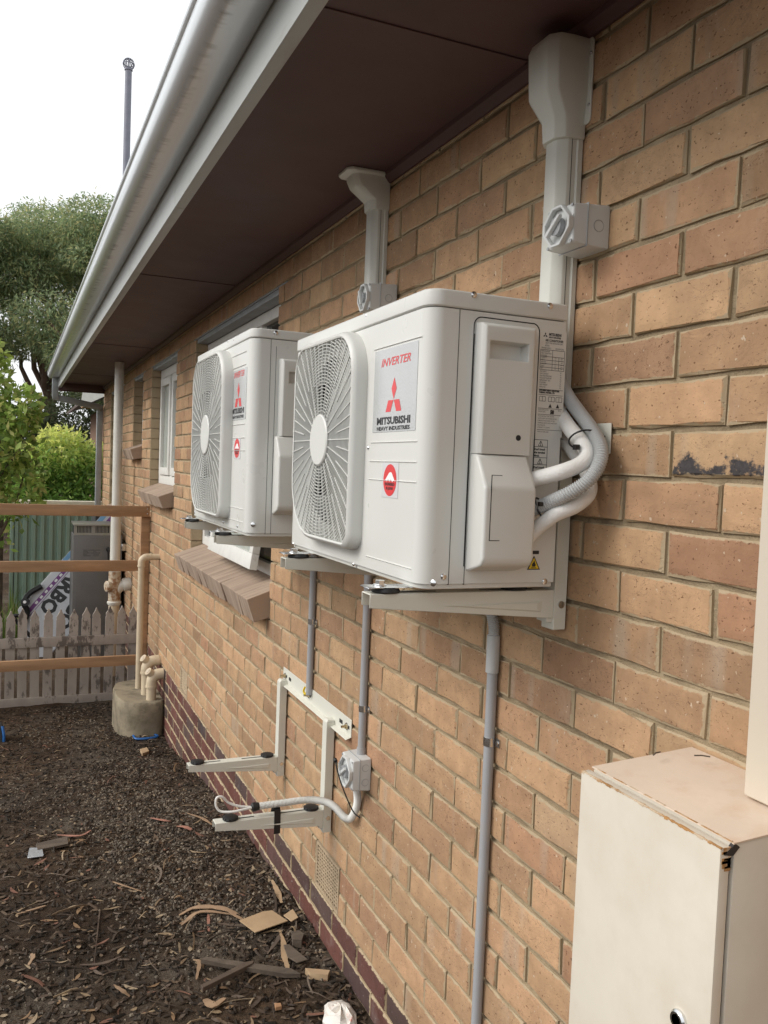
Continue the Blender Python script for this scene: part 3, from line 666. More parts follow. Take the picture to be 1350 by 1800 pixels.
def ac_unit(name, label, y0, y1, z0, z1, xf, xb, kind, fan):
    u = thing(name, ((xf+xb)/2, (y0+y1)/2, z0), label, 'air conditioner', 'outdoor units on the wall')
    lid = .034 if kind == 1 else .030
    sh = body_shell(y0, y1, xf, xb, z0+.004, z1-lid, .032); npt = len(sh.v)//2; i_ = 2+6
    sh.f = [f for f in sh.f if set(f) != {i_, i_+1, npt+i_, npt+i_+1}]          # open the front, then close it round the fan opening
    yc, zc_, rad = fan; ya, yb, za, zb = y0+.032, y1-.032, z0+.004, z1-lid; rad = min(rad, yb-yc-.002, zb-zc_-.002, zc_-za-.002)
    angs = sorted({2*math.pi*k/64 for k in range(64)}|{math.atan2(z-zc_, y-yc) % (2*math.pi) for y in (ya, yb) for z in (za, zb)}); ci, ou = [], []
    for t in angs:
        c, s = math.cos(t), math.sin(t); q = min(((yb if c > 0 else ya)-yc)/c if abs(c) > 1e-9 else 9, ((zb if s > 0 else za)-zc_)/s if abs(s) > 1e-9 else 9)
        ci.append((xf, yc+rad*c, zc_+rad*s)); ou.append((xf, yc+q*c, zc_+q*s))
    n_ = len(angs); sh.add(ou+ci, [(i, (i+1) % n_, n_+(i+1) % n_, n_+i) for i in range(n_)])
    sh_o = sh.build('cabinet', M['ac'], u, smooth=True, ang=30)
    MB().tube([(xf+.11, yc, zc_), (xf+.0005, yc, zc_)], rad, 64, False).build('fan_shroud', M['coil'], u, smooth=True)
    body_shell(y0, y1, xf, xb, z1-lid+.002, z1, .034, grow=.0025).build('top_panel', M['ac'], u, bevel=.006, seg=3)
    body_shell(y0+.004, y1-.004, xf+.006, xb-.002, z0-.006, z0+.004, .03).build('base_pan', M['ac_side'], u, bevel=.002)
    return u
# ---- near unit
A = dict(y0=1.404, y1=2.216, z0=1.668, z1=2.212, xf=-.36, xb=-.066)
hc = PX(562, 776, A['xf']-.032)
ac1 = ac_unit('air_conditioner', 'nearer white outdoor unit with piping on its side, closest to the camera', kind=1, fan=(hc.y+.004, hc.z+.003, .197), **A)
xf = A['xf']; y0 = A['y0']
fan_grille(ac1, hc.y+.004, hc.z+.003, .418, .474, xf, .034, (.10, .07, .15, .035), .060, 30, 48)
MB().tube([(xf-.001, hc.y+.004, hc.z), (xf+.004, hc.y+.004, hc.z)], .003, 4)
for (a, b) in (((658, 615), (743, 592)), ((652, 777), (734, 777)), ((650, 810), (733, 813)), ((648, 842), (732, 848)), ((643, 977), (724, 1000))):
    p, q = PX(*a, xf), PX(*b, xf); strip(ac1, 'panel_ridge', M['ac'], q.y, p.y, (p.z+q.z)/2, xf)
tl, br = PX(659, 622, xf), PX(731, 757, xf); tr = PX(736, 601, xf)
ztop = (PX(659, 618, xf).z+PX(735, 600, xf).z)/2; zbot = (PX(658, 760, xf).z+PX(728, 757, xf).z)/2; yl, yr = PX(658, 690, xf).y, PX(733, 690, xf).y
def logo_sticker(u, xf, yl, yr, zt, zb, inv_z, dia_z, m1_z, m2_z, s):
    st = MB().box(xf-.0009, xf-.0002, yr, yl, zb, zt).build('brand_sticker', M['sticker'], u)
    yc = (yl+yr)/2; x = xf-.0013
    w = yl-yr
    put_text(MB(), 'INVERTER', .0225*s, (x, yc-.01*w, inv_z), EX, EZ, .0003*s, .28, 1, 'CENTER', .68*w).build('inverter_lettering', M['red'], st)
    d = MB(); diamonds(d, (x, yc, dia_z), EX, EZ, .086*s); d.build('brand_emblem', M['red'], st)
    t = MB(); put_text(t, 'MITSUBISHI', .0195*s, (x, yc, m1_z), EX, EZ, .0008*s, 0, 1, 'CENTER', .78*w); put_text(t, 'HEAVY INDUSTRIES', .0105*s, (x, yc, m2_z), EX, EZ, .0004*s, 0, 1, 'CENTER', .77*w); t.build('brand_lettering', M['ink'], st)
zz = lambda u_, v_: PX(u_, v_, xf).z
logo_sticker(ac1, xf, yl, yr, ztop, zbot, zz(697, 640), zz(692, 702), zz(692, 744.5), zz(692, 755.5), 1.0)
def engineered_sticker(u, xf, c, w, h):
    MB().box(xf-.0009, xf-.0003, c.y-w*.62, c.y+w*.62, c.z-h*.55, c.z+h*.55).build('sticker_backing', M['sticker2'], u)
    e = MB(); flat(e, [(w/2*math.cos(2*math.pi*k/40), h/2*math.sin(2*math.pi*k/40)) for k in range(40)], (xf-.0012, c.y, c.z), EX, EZ); eo = e.build('round_sticker', M['red'], u)
    m = MB(); flat(m, [(-.40*w, -.04*h), (-.30*w, 0), (-.22*w, -.05*h), (-.12*w, .03*h), (-.02*w, -.05*h), (.08*w, .02*h), (.2*w, -.06*h), (.28*w, .0*h), (.40*w, -.04*h), (.13*w, .235*h), (.05*w, .25*h), (-.05*w, .235*h)], (xf-.0014, c.y, c.z), EX, EZ); m.build('mountain_mark', M['white'], eo)
    t = MB(); put_text(t, 'ENGINEERED', w*.125, (xf-.0014, c.y, c.z-h*.17), EX, EZ, .0003); put_text(t, 'IN JAPAN', w*.125, (xf-.0014, c.y, c.z-h*.30), EX, EZ, .0003); t.build('sticker_lettering', M['ink'], eo)
c_ = PX(686, 844, xf); hh = PX(686, 816, xf).z-PX(684, 872, xf).z; ww = PX(675, 844, xf).y-PX(698, 844, xf).y
engineered_sticker(ac1, xf, c_, ww, hh)
for p in ((648, 787), (622, 992), (516, 956), (645, 555)): screw(ac1, PX(*p, xf), (-1, 0, 0), .0042)
for p in ((762, 1025),): q = PX(*p, xf+.006); screw(ac1, q, (-.8, -.6, 0), .006)
# side panel of the near unit
def SP(u_, v_, y=y0): return PY(u_, v_, y)
def side_cover(u, y0, xa, xb_, zt, zm, zb, hx0, hx1, hz0, hz1, hl, hr, up=.028, low=.064):
    """service cover: shallow upper part with a grip pocket, deep lower hood"""
    # recessed border line round the cover
    ol = rounded_rect(xb_-xa+.022, zt-z0s+.0, (.012, .012, .002, .002), 5) if False else None
    mb = MB(); c0, c1 = xa, xb_; y = y0
    ring = lambda d, yy, x0, x1, za, zb_: [(x0+d, yy, za+d), (x1-d, yy, za+d), (x1-d, yy, zb_-d), (x0+d, yy, zb_-d)]
    # upper part with pocket
    up_o = MB(); b0 = ring(0, y-.0008, c0, c1, zm, zt); b1 = ring(0, y-up+.008, c0+.002, c1-.002, zm, zt-.002); b2 = ring(.006, y-up, c0+.002, c1-.002, zm-.006, zt-.002)
    hole = [(hx0, y-up, hz0), (hx1, y-up, hz0), (hx1, y-up, hz1), (hx0, y-up, hz1)]; hin = [(hx0+.002, y-.0015, hz0+.003), (hx1-.002, y-.0015, hz0+.003), (hx1-.002, y-.0015, hz1-.001), (hx0+.002, y-.0015, hz1-.001)]
    up_o.v = b0+b1+b2+hole+hin; Q = lambda a, b: [(a+i, a+(i+1) % 4, b+(i+1) % 4, b+i) for i in range(4)]
    up_o.f = Q(0, 4)+Q(4, 8)+Q(8, 12)+Q(12, 16)+[(16, 17, 18, 19)]
    o = up_o.build('service_cover', M['ac_plastic'], u, bevel=.0025, seg=2)
    lo = MB(); pr = [(y-.0008, zm+.001), (y-up, zm-.002), (y-low+.006, zm-.052), (y-low, zm-.062), (y-low, zb+.028), (y-low+.008, zb+.016), (y-.0008, zb)]
    lo.quadbox([(hl, a, b) for a, b in pr], [(hr, a, b) for a, b in pr]); l_ = lo.build('pipe_hood', M['ac_plastic'], u, bevel=.007, seg=3)
    return o, l_
xa, xb_ = SP(831, 700, y0).x, SP(938, 700, y0-.02).x; hl, hr = SP(820, 920, y0).x, SP(939, 920, y0-.06).x
zt, zm, zb = SP(885, 572).z, SP(885, 800).z, SP(885, 1004).z
so, sl = side_cover(ac1, y0, xa, xb_, zt, zm, zb, SP(858, 620, y0-.02).x, SP(926, 620, y0-.02).x, SP(890, 634, y0-.02).z, SP(890, 602, y0-.02).z, hl, hr)
MB().cyl((SP(907, 770, y0-.02).x, y0-.0285, SP(907, 770, y0-.02).z), (SP(907, 770, y0-.02).x, y0-.012, SP(907, 770, y0-.02).z), .0055, 14).build('screw_recess', M['dark'], so)
c0 = hl
MB().box(c0+.012, c0+.0135, y0-.0645, y0-.0635, SP(860, 950, y0-.06).z, SP(860, 835, y0-.06).z).build('hood_crease', M['coil'], sl)
for zz_ in (SP(860, 950, y0-.06).z, SP(860, 835, y0-.06).z): MB().box(c0+.012, c0+.034, y0-.0646, y0-.0636, zz_-.0006, zz_+.0006).build('hood_crease', M['coil'], sl)
def seam(u, x, y, za, zb_, w=.0012): MB().box(x-w/2, x+w/2, y-.0004, y+.003, za, zb_).build('panel_seam', M['dark'], u)
seam(ac1, SP(802, 700).x, y0, A['z0']+.002, A['z1']-.034)
seam(ac1, SP(826, 700).x+.004, y0, A['z0']+.002, A['z1']-.075)
ot = MB(); bx0, bx1, bz1 = SP(828, 700).x, SP(943, 700).x, SP(885, 562).z
pth = [(bx1, y0, zb+.03)]+[(bx1, y0, bz1-.016)]+[(bx1-.016+.016*math.cos(R(a)), y0, bz1-.016+.016*math.sin(R(a))) for a in range(15, 90, 15)]+[(bx0+.016, y0, bz1)]+[(bx0+.016-.016*math.sin(R(a)), y0, bz1-.016+.016*math.cos(R(a))) for a in range(15, 91, 15)]+[(bx0, y0, zb+.01)]
ot.tube(pth, .0011, 6); ot.build('panel_seam', M['coil'], ac1, smooth=True)
for p in ((833, 518), (967, 538)): screw(ac1, PY(p[0], p[1], y0-.0028), (0, -1, 0), .006)
for p in ((957, 1022),): screw(ac1, SP(*p), (0, -1, 0), .006)
screw(ac1, (xf+.05, y0, A['z0']+.018), (0, -1, 0), .006)
# rating label on the side
def rating_label(u, y):
    x0, x1 = SP(947, 660).x, SP(991, 660).x; z1_, z0_ = SP(960, 583).z, SP(960, 764).z; w, h = x1-x0, z1_-z0_
    f = MB().box(x0-.002, x1+.002, y-.0006, y-.0001, z0_-.004, z1_+.004).build('rating_label', M['paper'], u)
    t = MB(); yy = y-.0009; at = lambda a, b: (x0+w*a, yy, z1_-h*b)
    T = lambda s, size, a, b, al='LEFT', bold=.0: put_text(t, s, h*size, at(a, b), SX, EZ, bold, 0, .8, al)
    dm = MB(); diamonds(t, at(.18, .035), SX, EZ, h*.055)
    T('MITSUBISHI', .036, .32, .035, bold=.0003); T('HEAVY INDUSTRIES', .02, .32, .058, bold=.0002); T('AIR CONDITIONER', .03, .55, .092, 'CENTER', .0002); T('SPLIT TYPE OUTDOOR UNIT', .02, .55, .115, 'CENTER')
    T('MODEL', .02, .18, .14); T('POWER SUPPLY', .02, .05, .165); T('220-240V 50Hz', .02, .6, .165)
    def line(a0, b0, a1, b1, th=.0004):
        d = Vector((a1-a0, 0)) if False else None
        p, q = Vector(at(a0, b0)), Vector(at(a1, b1))
        if abs(p.x-q.x) > abs(p.z-q.z): t.add([(p.x, yy, p.z-th), (q.x, yy, q.z-th), (q.x, yy, q.z+th), (p.x, yy, p.z+th)], [(0, 1, 2, 3)])
        else: t.add([(p.x-th, yy, p.z), (p.x+th, yy, p.z), (q.x+th, yy, q.z), (q.x-th, yy, q.z)], [(0, 1, 2, 3)])
    for b in (.175, .24, .275, .31, .345, .37): line(.02, b, .98, b)
    for a in (.02, .5, .98): line(a, .175, a, .37)
    for a in (.76,): line(a, .24, a, .37)
    for k, s in enumerate(('PERFORMANCE', 'TEST CONDITION', 'COOLING', 'CAPACITY', 'INPUT', 'HEATING', 'CAPACITY', 'INPUT', 'EER')):
        T(s, .018, .05, .195+k*.0205)
        if k > 2: T('kW', .018, .84, .195+k*.0205); T('2.5', .018, .6, .195+k*.0205)
    for k, s in enumerate(('MAX INPUT', 'MAX CURRENT', 'MAX HIGH PRESSURE', 'MAX LOW PRESSURE', 'REFRIGERANT  R32', 'IP NUMBER', 'UNIT WEIGHT', 'SERIAL NO.')):
        T(s, .018, .03, .392+k*.0215); T('kg', .018, .84, .392+k*.0215)
    T('MITSUBISHI HEAVY INDUSTRIES', .021, .03, .577, bold=.0003); T('THERMAL SYSTEMS, LTD', .021, .03, .598, bold=.0003); line(.02, .56, .98, .56); line(.02, .612, .98, .612)
    for a in (.06, .42, .72):
        line(a, .63, a+.24, .63); line(a, .675, a+.24, .675); line(a, .63, a, .675); line(a+.24, .63, a+.24, .675); line(a+.12, .63, a+.12, .675)
    for a in (.45, .75):
        flat(t, [(-.07*w, -.02*h), (.07*w, -.02*h), (0, .02*h)], at(a+.05, .715), SX, EZ)
    line(.02, .745, .98, .745); T('OUTDOOR SOUND', .017, .03, .765); T('POWER LEVEL', .017, .03, .783); T('58', .052, .52, .795, 'LEFT', .0008); T('dB(A)', .018, .82, .765); line(.02, .805, .98, .805)
    for k in range(6): T(('TO AVOID ELECTRIC SHOCK', 'SWITCH OFF THE POWER BEFORE', 'OPENING THE COVER OF THE', 'TERMINAL BLOCK AND WAIT FOR', 'TEN MINUTES', 'CONNECT TO EARTH')[k], .018, .03, .828+k*.022)
    line(.02, .955, .98, .955); T('MADE IN THAILAND', .018, .03, .98)
    t.build('label_print', M['ink'], f)
rating_label(ac1, y0)
def caution(u, y):
    x0, x1 = SP(937, 800).x, SP(961, 800).x; zt_, zb_ = SP(948, 773).z, SP(948, 829).z; h = zt_-zb_; w = x1-x0
    f = MB().box(x0, x1, y-.0006, y-.0001, zb_, zt_).build('caution_label', M['paper'], u); t = MB(); yy = y-.0009; th = .0005
    for b in (0, .22, .56, .78, 1):
        z = zt_-h*b; t.add([(x0, yy, z-th), (x1, yy, z-th), (x1, yy, z+th), (x0, yy, z+th)], [(0, 1, 2, 3)])
    for a in (x0, x1): t.add([(a-th, yy, zb_), (a+th, yy, zb_), (a+th, yy, zt_), (a-th, yy, zt_)], [(0, 1, 2, 3)])
    for k, s in enumerate(("Don't touch", 'the terminal', 'block.')): put_text(t, s, h*.095, (x0+w*.06, yy, zt_-h*(.33+.1*k)), SX, EZ, .0003, 0, .85, 'LEFT')
    put_text(t, "Don't touch", h*.095, (x0+w*.06, yy, zt_-h*.90), SX, EZ, .0003, 0, .85, 'LEFT')
    for b in (.12, .68):
        c = (x0+w*.5, yy, zt_-h*b); s = h*.09
        for p, q in (((-1, -.8), (0, 1)), ((0, 1), (1, -.8)), ((1, -.8), (-1, -.8))):
            a_ = Vector((p[0]*s, p[1]*s)); b_ = Vector((q[0]*s, q[1]*s)); n_ = (b_-a_).normalized(); n_ = Vector((-n_.y, n_.x))*.0005
            flat(t, [a_+n_, b_+n_, b_-n_, a_-n_], c, SX, EZ)
        flat(t, [(-.0006, -.004), (.0006, -.004), (.0006, .004), (-.0006, .004)], c, SX, EZ)
    t.build('label_print', M['ink'], f)
    c = SP(938, 990); s = (SP(938, 976).z-SP(938, 1003).z)*.5
    k = MB(); flat(k, [(-s, -s*.85), (s, -s*.85), (0, s)], (c.x, y-.0004, c.z), SX, EZ); ko = k.build('flammable_sign', M['ink'], u)
    k = MB(); flat(k, [(-s*.76, -s*.70), (s*.76, -s*.70), (0, s*.72)], (c.x, y-.0008, c.z), SX, EZ); k.build('sign_field', M['yellow'], ko)
    k = MB(); flat(k, [(-.22*s, -.45*s), (.22*s, -.45*s), (.3*s, -.2*s), (.16*s, .05*s), (.05*s, .4*s), (-.08*s, .12*s), (-.16*s, .1*s), (-.3*s, -.2*s)], (c.x, y-.0012, c.z), SX, EZ); flat(k, [(-.4*s, -.62*s), (.4*s, -.62*s), (.4*s, -.54*s), (-.4*s, -.54*s)], (c.x, y-.0012, c.z), SX, EZ); k.build('flame_mark', M['ink'], ko)
    p, q = SP(932, 968), SP(947, 974); MB().box(p.x, q.x, y-.0008, y-.0001, q.z, p.z).build('refrigerant_tag', M['ink'], u)
caution(ac1, y0)
# ---- far unit
B = dict(y0=2.522, y1=3.372, z0=1.667, z1=2.286, xf=-.40, xb=-.105)
hc2 = PX(362, 764, B['xf']-.036)
ac2 = ac_unit('air_conditioner', 'farther white outdoor unit in front of the wide window', kind=2, fan=(hc2.y+.01, hc2.z, .24), **B)
xf2 = B['xf']
fan_grille(ac2, hc2.y+.01, hc2.z, .505, .555, xf2, .038, (.12, .09, .14, .045), .068, 32, 52)
for (a, b) in (((408, 628), (434, 618)), ((408, 650), (433, 640)), ((406, 748), (431, 745)), ((405, 771), (431, 769)), ((404, 793), (431, 791)), ((402, 890), (428, 895)), ((401, 911), (427, 918))):
    p, q = PX(*a, xf2), PX(*b, xf2); strip(ac2, 'panel_ridge', M['ac'], q.y, p.y, (p.z+q.z)/2, xf2, .005, .0025)
z2 = lambda u_, v_: PX(u_, v_, xf2).z
logo_sticker(ac2, xf2, PX(407, 700, xf2).y, PX(433, 700, xf2).y, z2(420, 650), z2(420, 738), z2(420, 663), z2(419, 700), z2(419, 726.5), z2(419, 735), 1.15)
c2_ = PX(417, 788, xf2); engineered_sticker(ac2, xf2, c2_, .072, PX(417, 771, xf2).z-PX(416, 805, xf2).z)
for p in ((402, 600), (412, 597), (343, 901), (393, 918), (418, 925)): screw(ac2, PX(*p, xf2), (-1, 0, 0), .005)
y2 = B['y0']
def SP2(u_, v_): return PY(u_, v_, y2)
side_cover(ac2, y2, B['xf']+.085, B['xf']+.215, B['z1']-.085, B['z0']+.30, B['z0']+.06, B['xf']+.11, B['xf']+.2, B['z1']-.16, B['z1']-.125, B['xf']+.075, B['xf']+.215)
seam(ac2, B['xf']+.058, y2, B['z0']+.002, B['z1']-.03); seam(ac2, B['xf']+.075, y2, B['z0']+.002, B['z1']-.05)
screw(ac2, PY(485, 585, y2-.003), (0, -1, 0), .007); screw(ac2, (xf2+.02, y2+.001, B['z0']+.03), (-.5, -.85, 0), .007)
# ------------------------------------------------------------------ wall brackets
def bracket(label, ya, yb, zt, posts, tip, pads, zarm, bolts=True):
    b = thing('wall_bracket', (-.02, (ya+yb)/2, zt-.44), label, 'bracket', 'steel brackets bolted to the wall')
    # wall plate: angle with a lip under it, slots with bolts
    pl = MB(); pl.box(-.0045, -.0015, ya, yb, zt-.058, zt); pl.quadbox([(-.0045, ya, zt-.058), (-.0015, ya, zt-.058), (-.022, ya, zt-.066), (-.022, ya, zt-.0635)], [(-.0045, yb, zt-.058), (-.0015, yb, zt-.058), (-.022, yb, zt-.066), (-.022, yb, zt-.0635)])
    po = pl.build('wall_plate', M['bracket'], b, bevel=.001, seg=1)
    for y in (ya+.035, (ya+yb)/2+.05, yb-.035):
        MB().box(-.0052, -.0047, y-.020, y+.020, zt-.036, zt-.024).build('slot', M['dark'], po)
        t = MB(); t.cyl((-.005, y, zt-.03), (-.013, y, zt-.03), .0085, 6); t.cyl((-.013, y, zt-.03), (-.026, y, zt-.03), .0045, 10); t.build('anchor_bolt', M['brass'], po)
        MB().cyl((-.0047, y, zt-.03), (-.007, y, zt-.03), .0125, 20).build('washer', M['zinc'], po)
    for y in (ya+.095, yb-.095): MB().box(-.0052, -.0047, y-.015, y+.015, zt-.037, zt-.024).build('slot', M['dark'], po)
    zlow = zarm-.082
    for y, tp in zip(posts, tip):
        # vertical post: folded channel hooked over the plate
        p = MB(); pr = [(-.006, y-.021), (-.036, y-.021), (-.036, y+.021), (-.006, y+.021), (-.006, y+.0185), (-.0335, y+.0185), (-.0335, y-.0185), (-.006, y-.0185)]
        p.prism(pr, zlow, zt-.05, 'z'); p.quadbox([(-.006, y-.019, zt-.05), (-.036, y-.019, zt-.05), (-.036, y+.019, zt-.05), (-.006, y+.019, zt-.05)], [(-.006, y-.017, zt-.044), (-.030, y-.017, zt-.040), (-.030, y+.017, zt-.040), (-.006, y+.017, zt-.044)])
        po2 = p.build('post', M['bracket'], b, bevel=.0016, seg=1)
        MB().box(-.05, -.0345, y-.0175, y+.0175, zlow+.016, zarm-.006).build('arm_heel', M['bracket'], b)
        # tapering arm: folded channel, open below
        L = tp; a0, a1 = -.0365, L; h0, h1 = .058, .026; hw = .021
        def sect(x, h, o=0, w=hw): return [(x, y-w+o, zarm-h), (x, y-w+o, zarm-o), (x, y+w-o, zarm-o), (x, y+w-o, zarm-h)]
        am = MB(); s0, s1 = sect(a0, h0), sect(a1, h1); i0, i1 = sect(a0, h0, .0026), sect(a1, h1, .0026)
        am.v = s0+s1+i0+i1
        for k in range(3): am.f += [(k, k+1, 4+k+1, 4+k), (8+k, 12+k, 13+k, 9+k)]
        am.f += [(0, 4, 12, 8), (3, 11, 15, 7)]
        for base, ib in ((0, 8), (4, 12)):
            for k in range(3): am.f.append((base+k, base+k+1, ib+k+1, ib+k))
        ao = am.build('arm', M['bracket'], b, bevel=.0011, seg=1)
        e = MB(); m0 = a0-.03; m1 = a0+(a1-a0)*.62
        e.quadbox([(m0, y-hw-.0006, zarm-.022), (m0, y-hw-.0006, zarm-.044), (m1, y-hw-.0006, zarm-.026)], [(m0-.012, y-hw-.0035, zarm-.026), (m0-.012, y-hw-.0035, zarm-.040), (m1+.04, y-hw-.0035, zarm-.0265)]); e.build('pressed_rib', M['bracket'], ao)
        for f0, f1 in ((.08, .36), (.60, .90)):
            MB().box(a1+(a0-a1)*f1, a1+(a0-a1)*f0, y-.0032, y+.0032, zarm+.0002, zarm+.0008).build('arm_slot', M['dark'], ao)
        MB().cyl((-.020, y-.0212, zarm-.030), (-.020, y-.0245, zarm-.030), .0075, 16).build('pivot_bolt', M['zinc'], po2)
        for px in pads:
            xx = px if px > a1+.01 else a1+.03
            r = MB(); r.tube([(xx, y, zarm+.0008), (xx, y, zarm+.004), (xx, y, zarm+.010), (xx, y, zarm+.0125)], .024, 20, True, [.025, .026, .024, .016]); pd = r.build('rubber_pad', M['rubber'], ao, smooth=True)
            for k in range(10):
                t = 2*math.pi*k/10; MB().box(xx+.0235*math.cos(t)-.003, xx+.0235*math.cos(t)+.003, y+.0235*math.sin(t)-.003, y+.0235*math.sin(t)+.003, zarm+.003, zarm+.0095).build('pad_rib', M['rubber'], pd)
    return b
# empty bracket low on the wall, and one under each unit
bracket('empty cream wall bracket with two bare arms, low on the wall under the units', 2.603, 3.387, 1.043, (2.775, 3.345), (-.415, -.398), (-.36, -.075), .685)
b1 = bracket('cream wall bracket carrying the nearer unit', 1.330, 2.110, 1.985, (1.462, 2.050), (-.440, -.425), (), 1.650)
b2 = bracket('cream wall bracket carrying the farther unit', 2.46, 3.42, 1.985, (2.70, 3.30), (-.455, -.44), (), 1.650)
def mount(unit, x, y, z, r=.024):
    m = MB(); m.tube([(x, y, z+.0008), (x, y, z+.003), (x, y, z+.010)], r, 20, True, [r*1.1, r*1.15, r]); o = m.build('mount_pad', M['rubber'], unit, smooth=True)
    s = MB(); s.quadbox([(x-.045, y-.022, z+.0102), (x+.05, y-.022, z+.0102), (x+.05, y+.022, z+.0102), (x-.045, y+.022, z+.0102)], [(x-.043, y-.02, z+.0128), (x+.05, y-.02, z+.0128), (x+.05, y+.02, z+.0128), (x-.043, y+.02, z+.0128)]); s.build('mount_foot', M['zinc'], unit, bevel=.001, seg=1)
    k = MB(); k.cyl((x-.012, y, z+.013), (x-.012, y, z+.0155), .013, 20); k.cyl((x-.012, y, z+.0155), (x-.012, y, z+.023), .0095, 6); k.build('mount_bolt', M['zinc'], unit)
for y, x in ((1.462, -.40), (2.050, -.385)): mount(ac1, x, y, 1.650); mount(ac1, -.12, y, 1.650)
for y, x in ((2.70, -.43), (3.30, -.415)): mount(ac2, x, y, 1.650); mount(ac2, -.15, y, 1.650)
# ------------------------------------------------------------------ pipe ducting up to the eave
def duct_prof(y0, y1, d):
    w = y1-y0; c = .016
    return [(-.001, y0), (-.014, y0-.0), (-.014, y0+.003), (-d+.018, y0+.004), (-d, y0+c+.004), (-d, y1-c-.004), (-d+.018, y1-.004), (-.014, y1-.003), (-.014, y1), (-.001, y1)]
DU1 = thing('pipe_duct', (-.03, 1.505, 2.0), 'tall grey pipe duct behind the nearer unit, hooded at the top', 'duct', 'pipe ducts up to the eave')
m_ = MB(); m_.prism(duct_prof(1.468, 1.545, .052), 2.02, 2.60, 'z'); m_.build('channel', M['duct'], DU1, bevel=.0018, seg=1)
MB().box(-.0262, -.0252, 1.4708, 1.4713, 2.02, 2.57).build('cover_seam', M['coil'], DU1)
cp = MB()
secs = [(2.557, .0, .060), (2.60, .002, .063), (2.645, .016, .088), (2.735, .018, .092), (2.752, .014, .086)]
rings = []
for z, g_, d in secs:
    y0_, y1_ = 1.464-g_*.5, 1.549+g_
    rings.append([(-.001, y0_, z), (-d*.45, y0_, z), (-d+.016, y0_+.004, z), (-d, y0_+.022, z), (-d, y1_-.022, z), (-d+.016, y1_-.004, z), (-d*.45, y1_, z), (-.001, y1_, z)])
cp.v = [p for r in rings for p in r]; n = 8
cp.f = [(k*n+i, k*n+i+1, (k+1)*n+i+1, (k+1)*n+i) for k in range(len(secs)-1) for i in range(n-1)]+[tuple(range(n)), tuple(range((len(secs)-1)*n, len(secs)*n))]+[(k*n+n-1, k*n, (k+1)*n, (k+1)*n+n-1) for k in range(len(secs)-1)]
cp.build('end_hood', M['duct'], DU1, bevel=.003, smooth=True)
fl = MB(); ol = [(1.507+a, 2.672+b) for a, b in rounded_rect(.125, .175, (.022, .022, .012, .012), 5)]; fl.prism(ol, -.0055, -.0012, 'x'); fl.build('hood_flange', M['duct'], DU1, bevel=.0012, seg=1)
for z in (2.62, 2.72): screw(DU1, (-.0056, 1.4495, z), (-1, 0, 0), .0035)
DU2 = thing('pipe_duct', (-.03, 2.497, 2.0), 'shorter-looking grey pipe duct bending out into the soffit above the farther unit', 'duct', 'pipe ducts up to the eave')
m_ = MB(); m_.prism(duct_prof(2.460, 2.537, .052), 2.02, 2.70, 'z'); m_.build('channel', M['duct'], DU2, bevel=.0018, seg=1)
MB().box(-.0262, -.0252, 2.4628, 2.4633, 2.02, 2.68).build('cover_seam', M['coil'], DU2)
cp = MB(); rings = []
for z, d, bk, gr in ((2.672, .058, .001, 0), (2.70, .060, .001, .001), (2.735, .108, .002, .003), (2.755, .118, .002, .004), (2.768, .120, .002, .005), (2.772, .142, .001, .014), (2.7805, .143, .001, .014)):
    y0_, y1_ = 2.456-gr, 2.541+gr
    rings.append([(-bk, y0_, z), (-d*.5, y0_, z), (-d+.014, y0_+.003, z), (-d, y0_+.020, z), (-d, y1_-.020, z), (-d+.014, y1_-.003, z), (-d*.5, y1_, z), (-bk, y1_, z)])
cp.v = [p for r in rings for p in r]; q = len(rings)
cp.f = [(k*n+i, k*n+(i+1) % n, (k+1)*n+(i+1) % n, (k+1)*n+i) for k in range(q-1) for i in range(n)]+[tuple(range(n)), tuple(range((q-1)*n, q*n))]
cp.build('soffit_elbow', M['duct'], DU2, bevel=.0025, smooth=True)
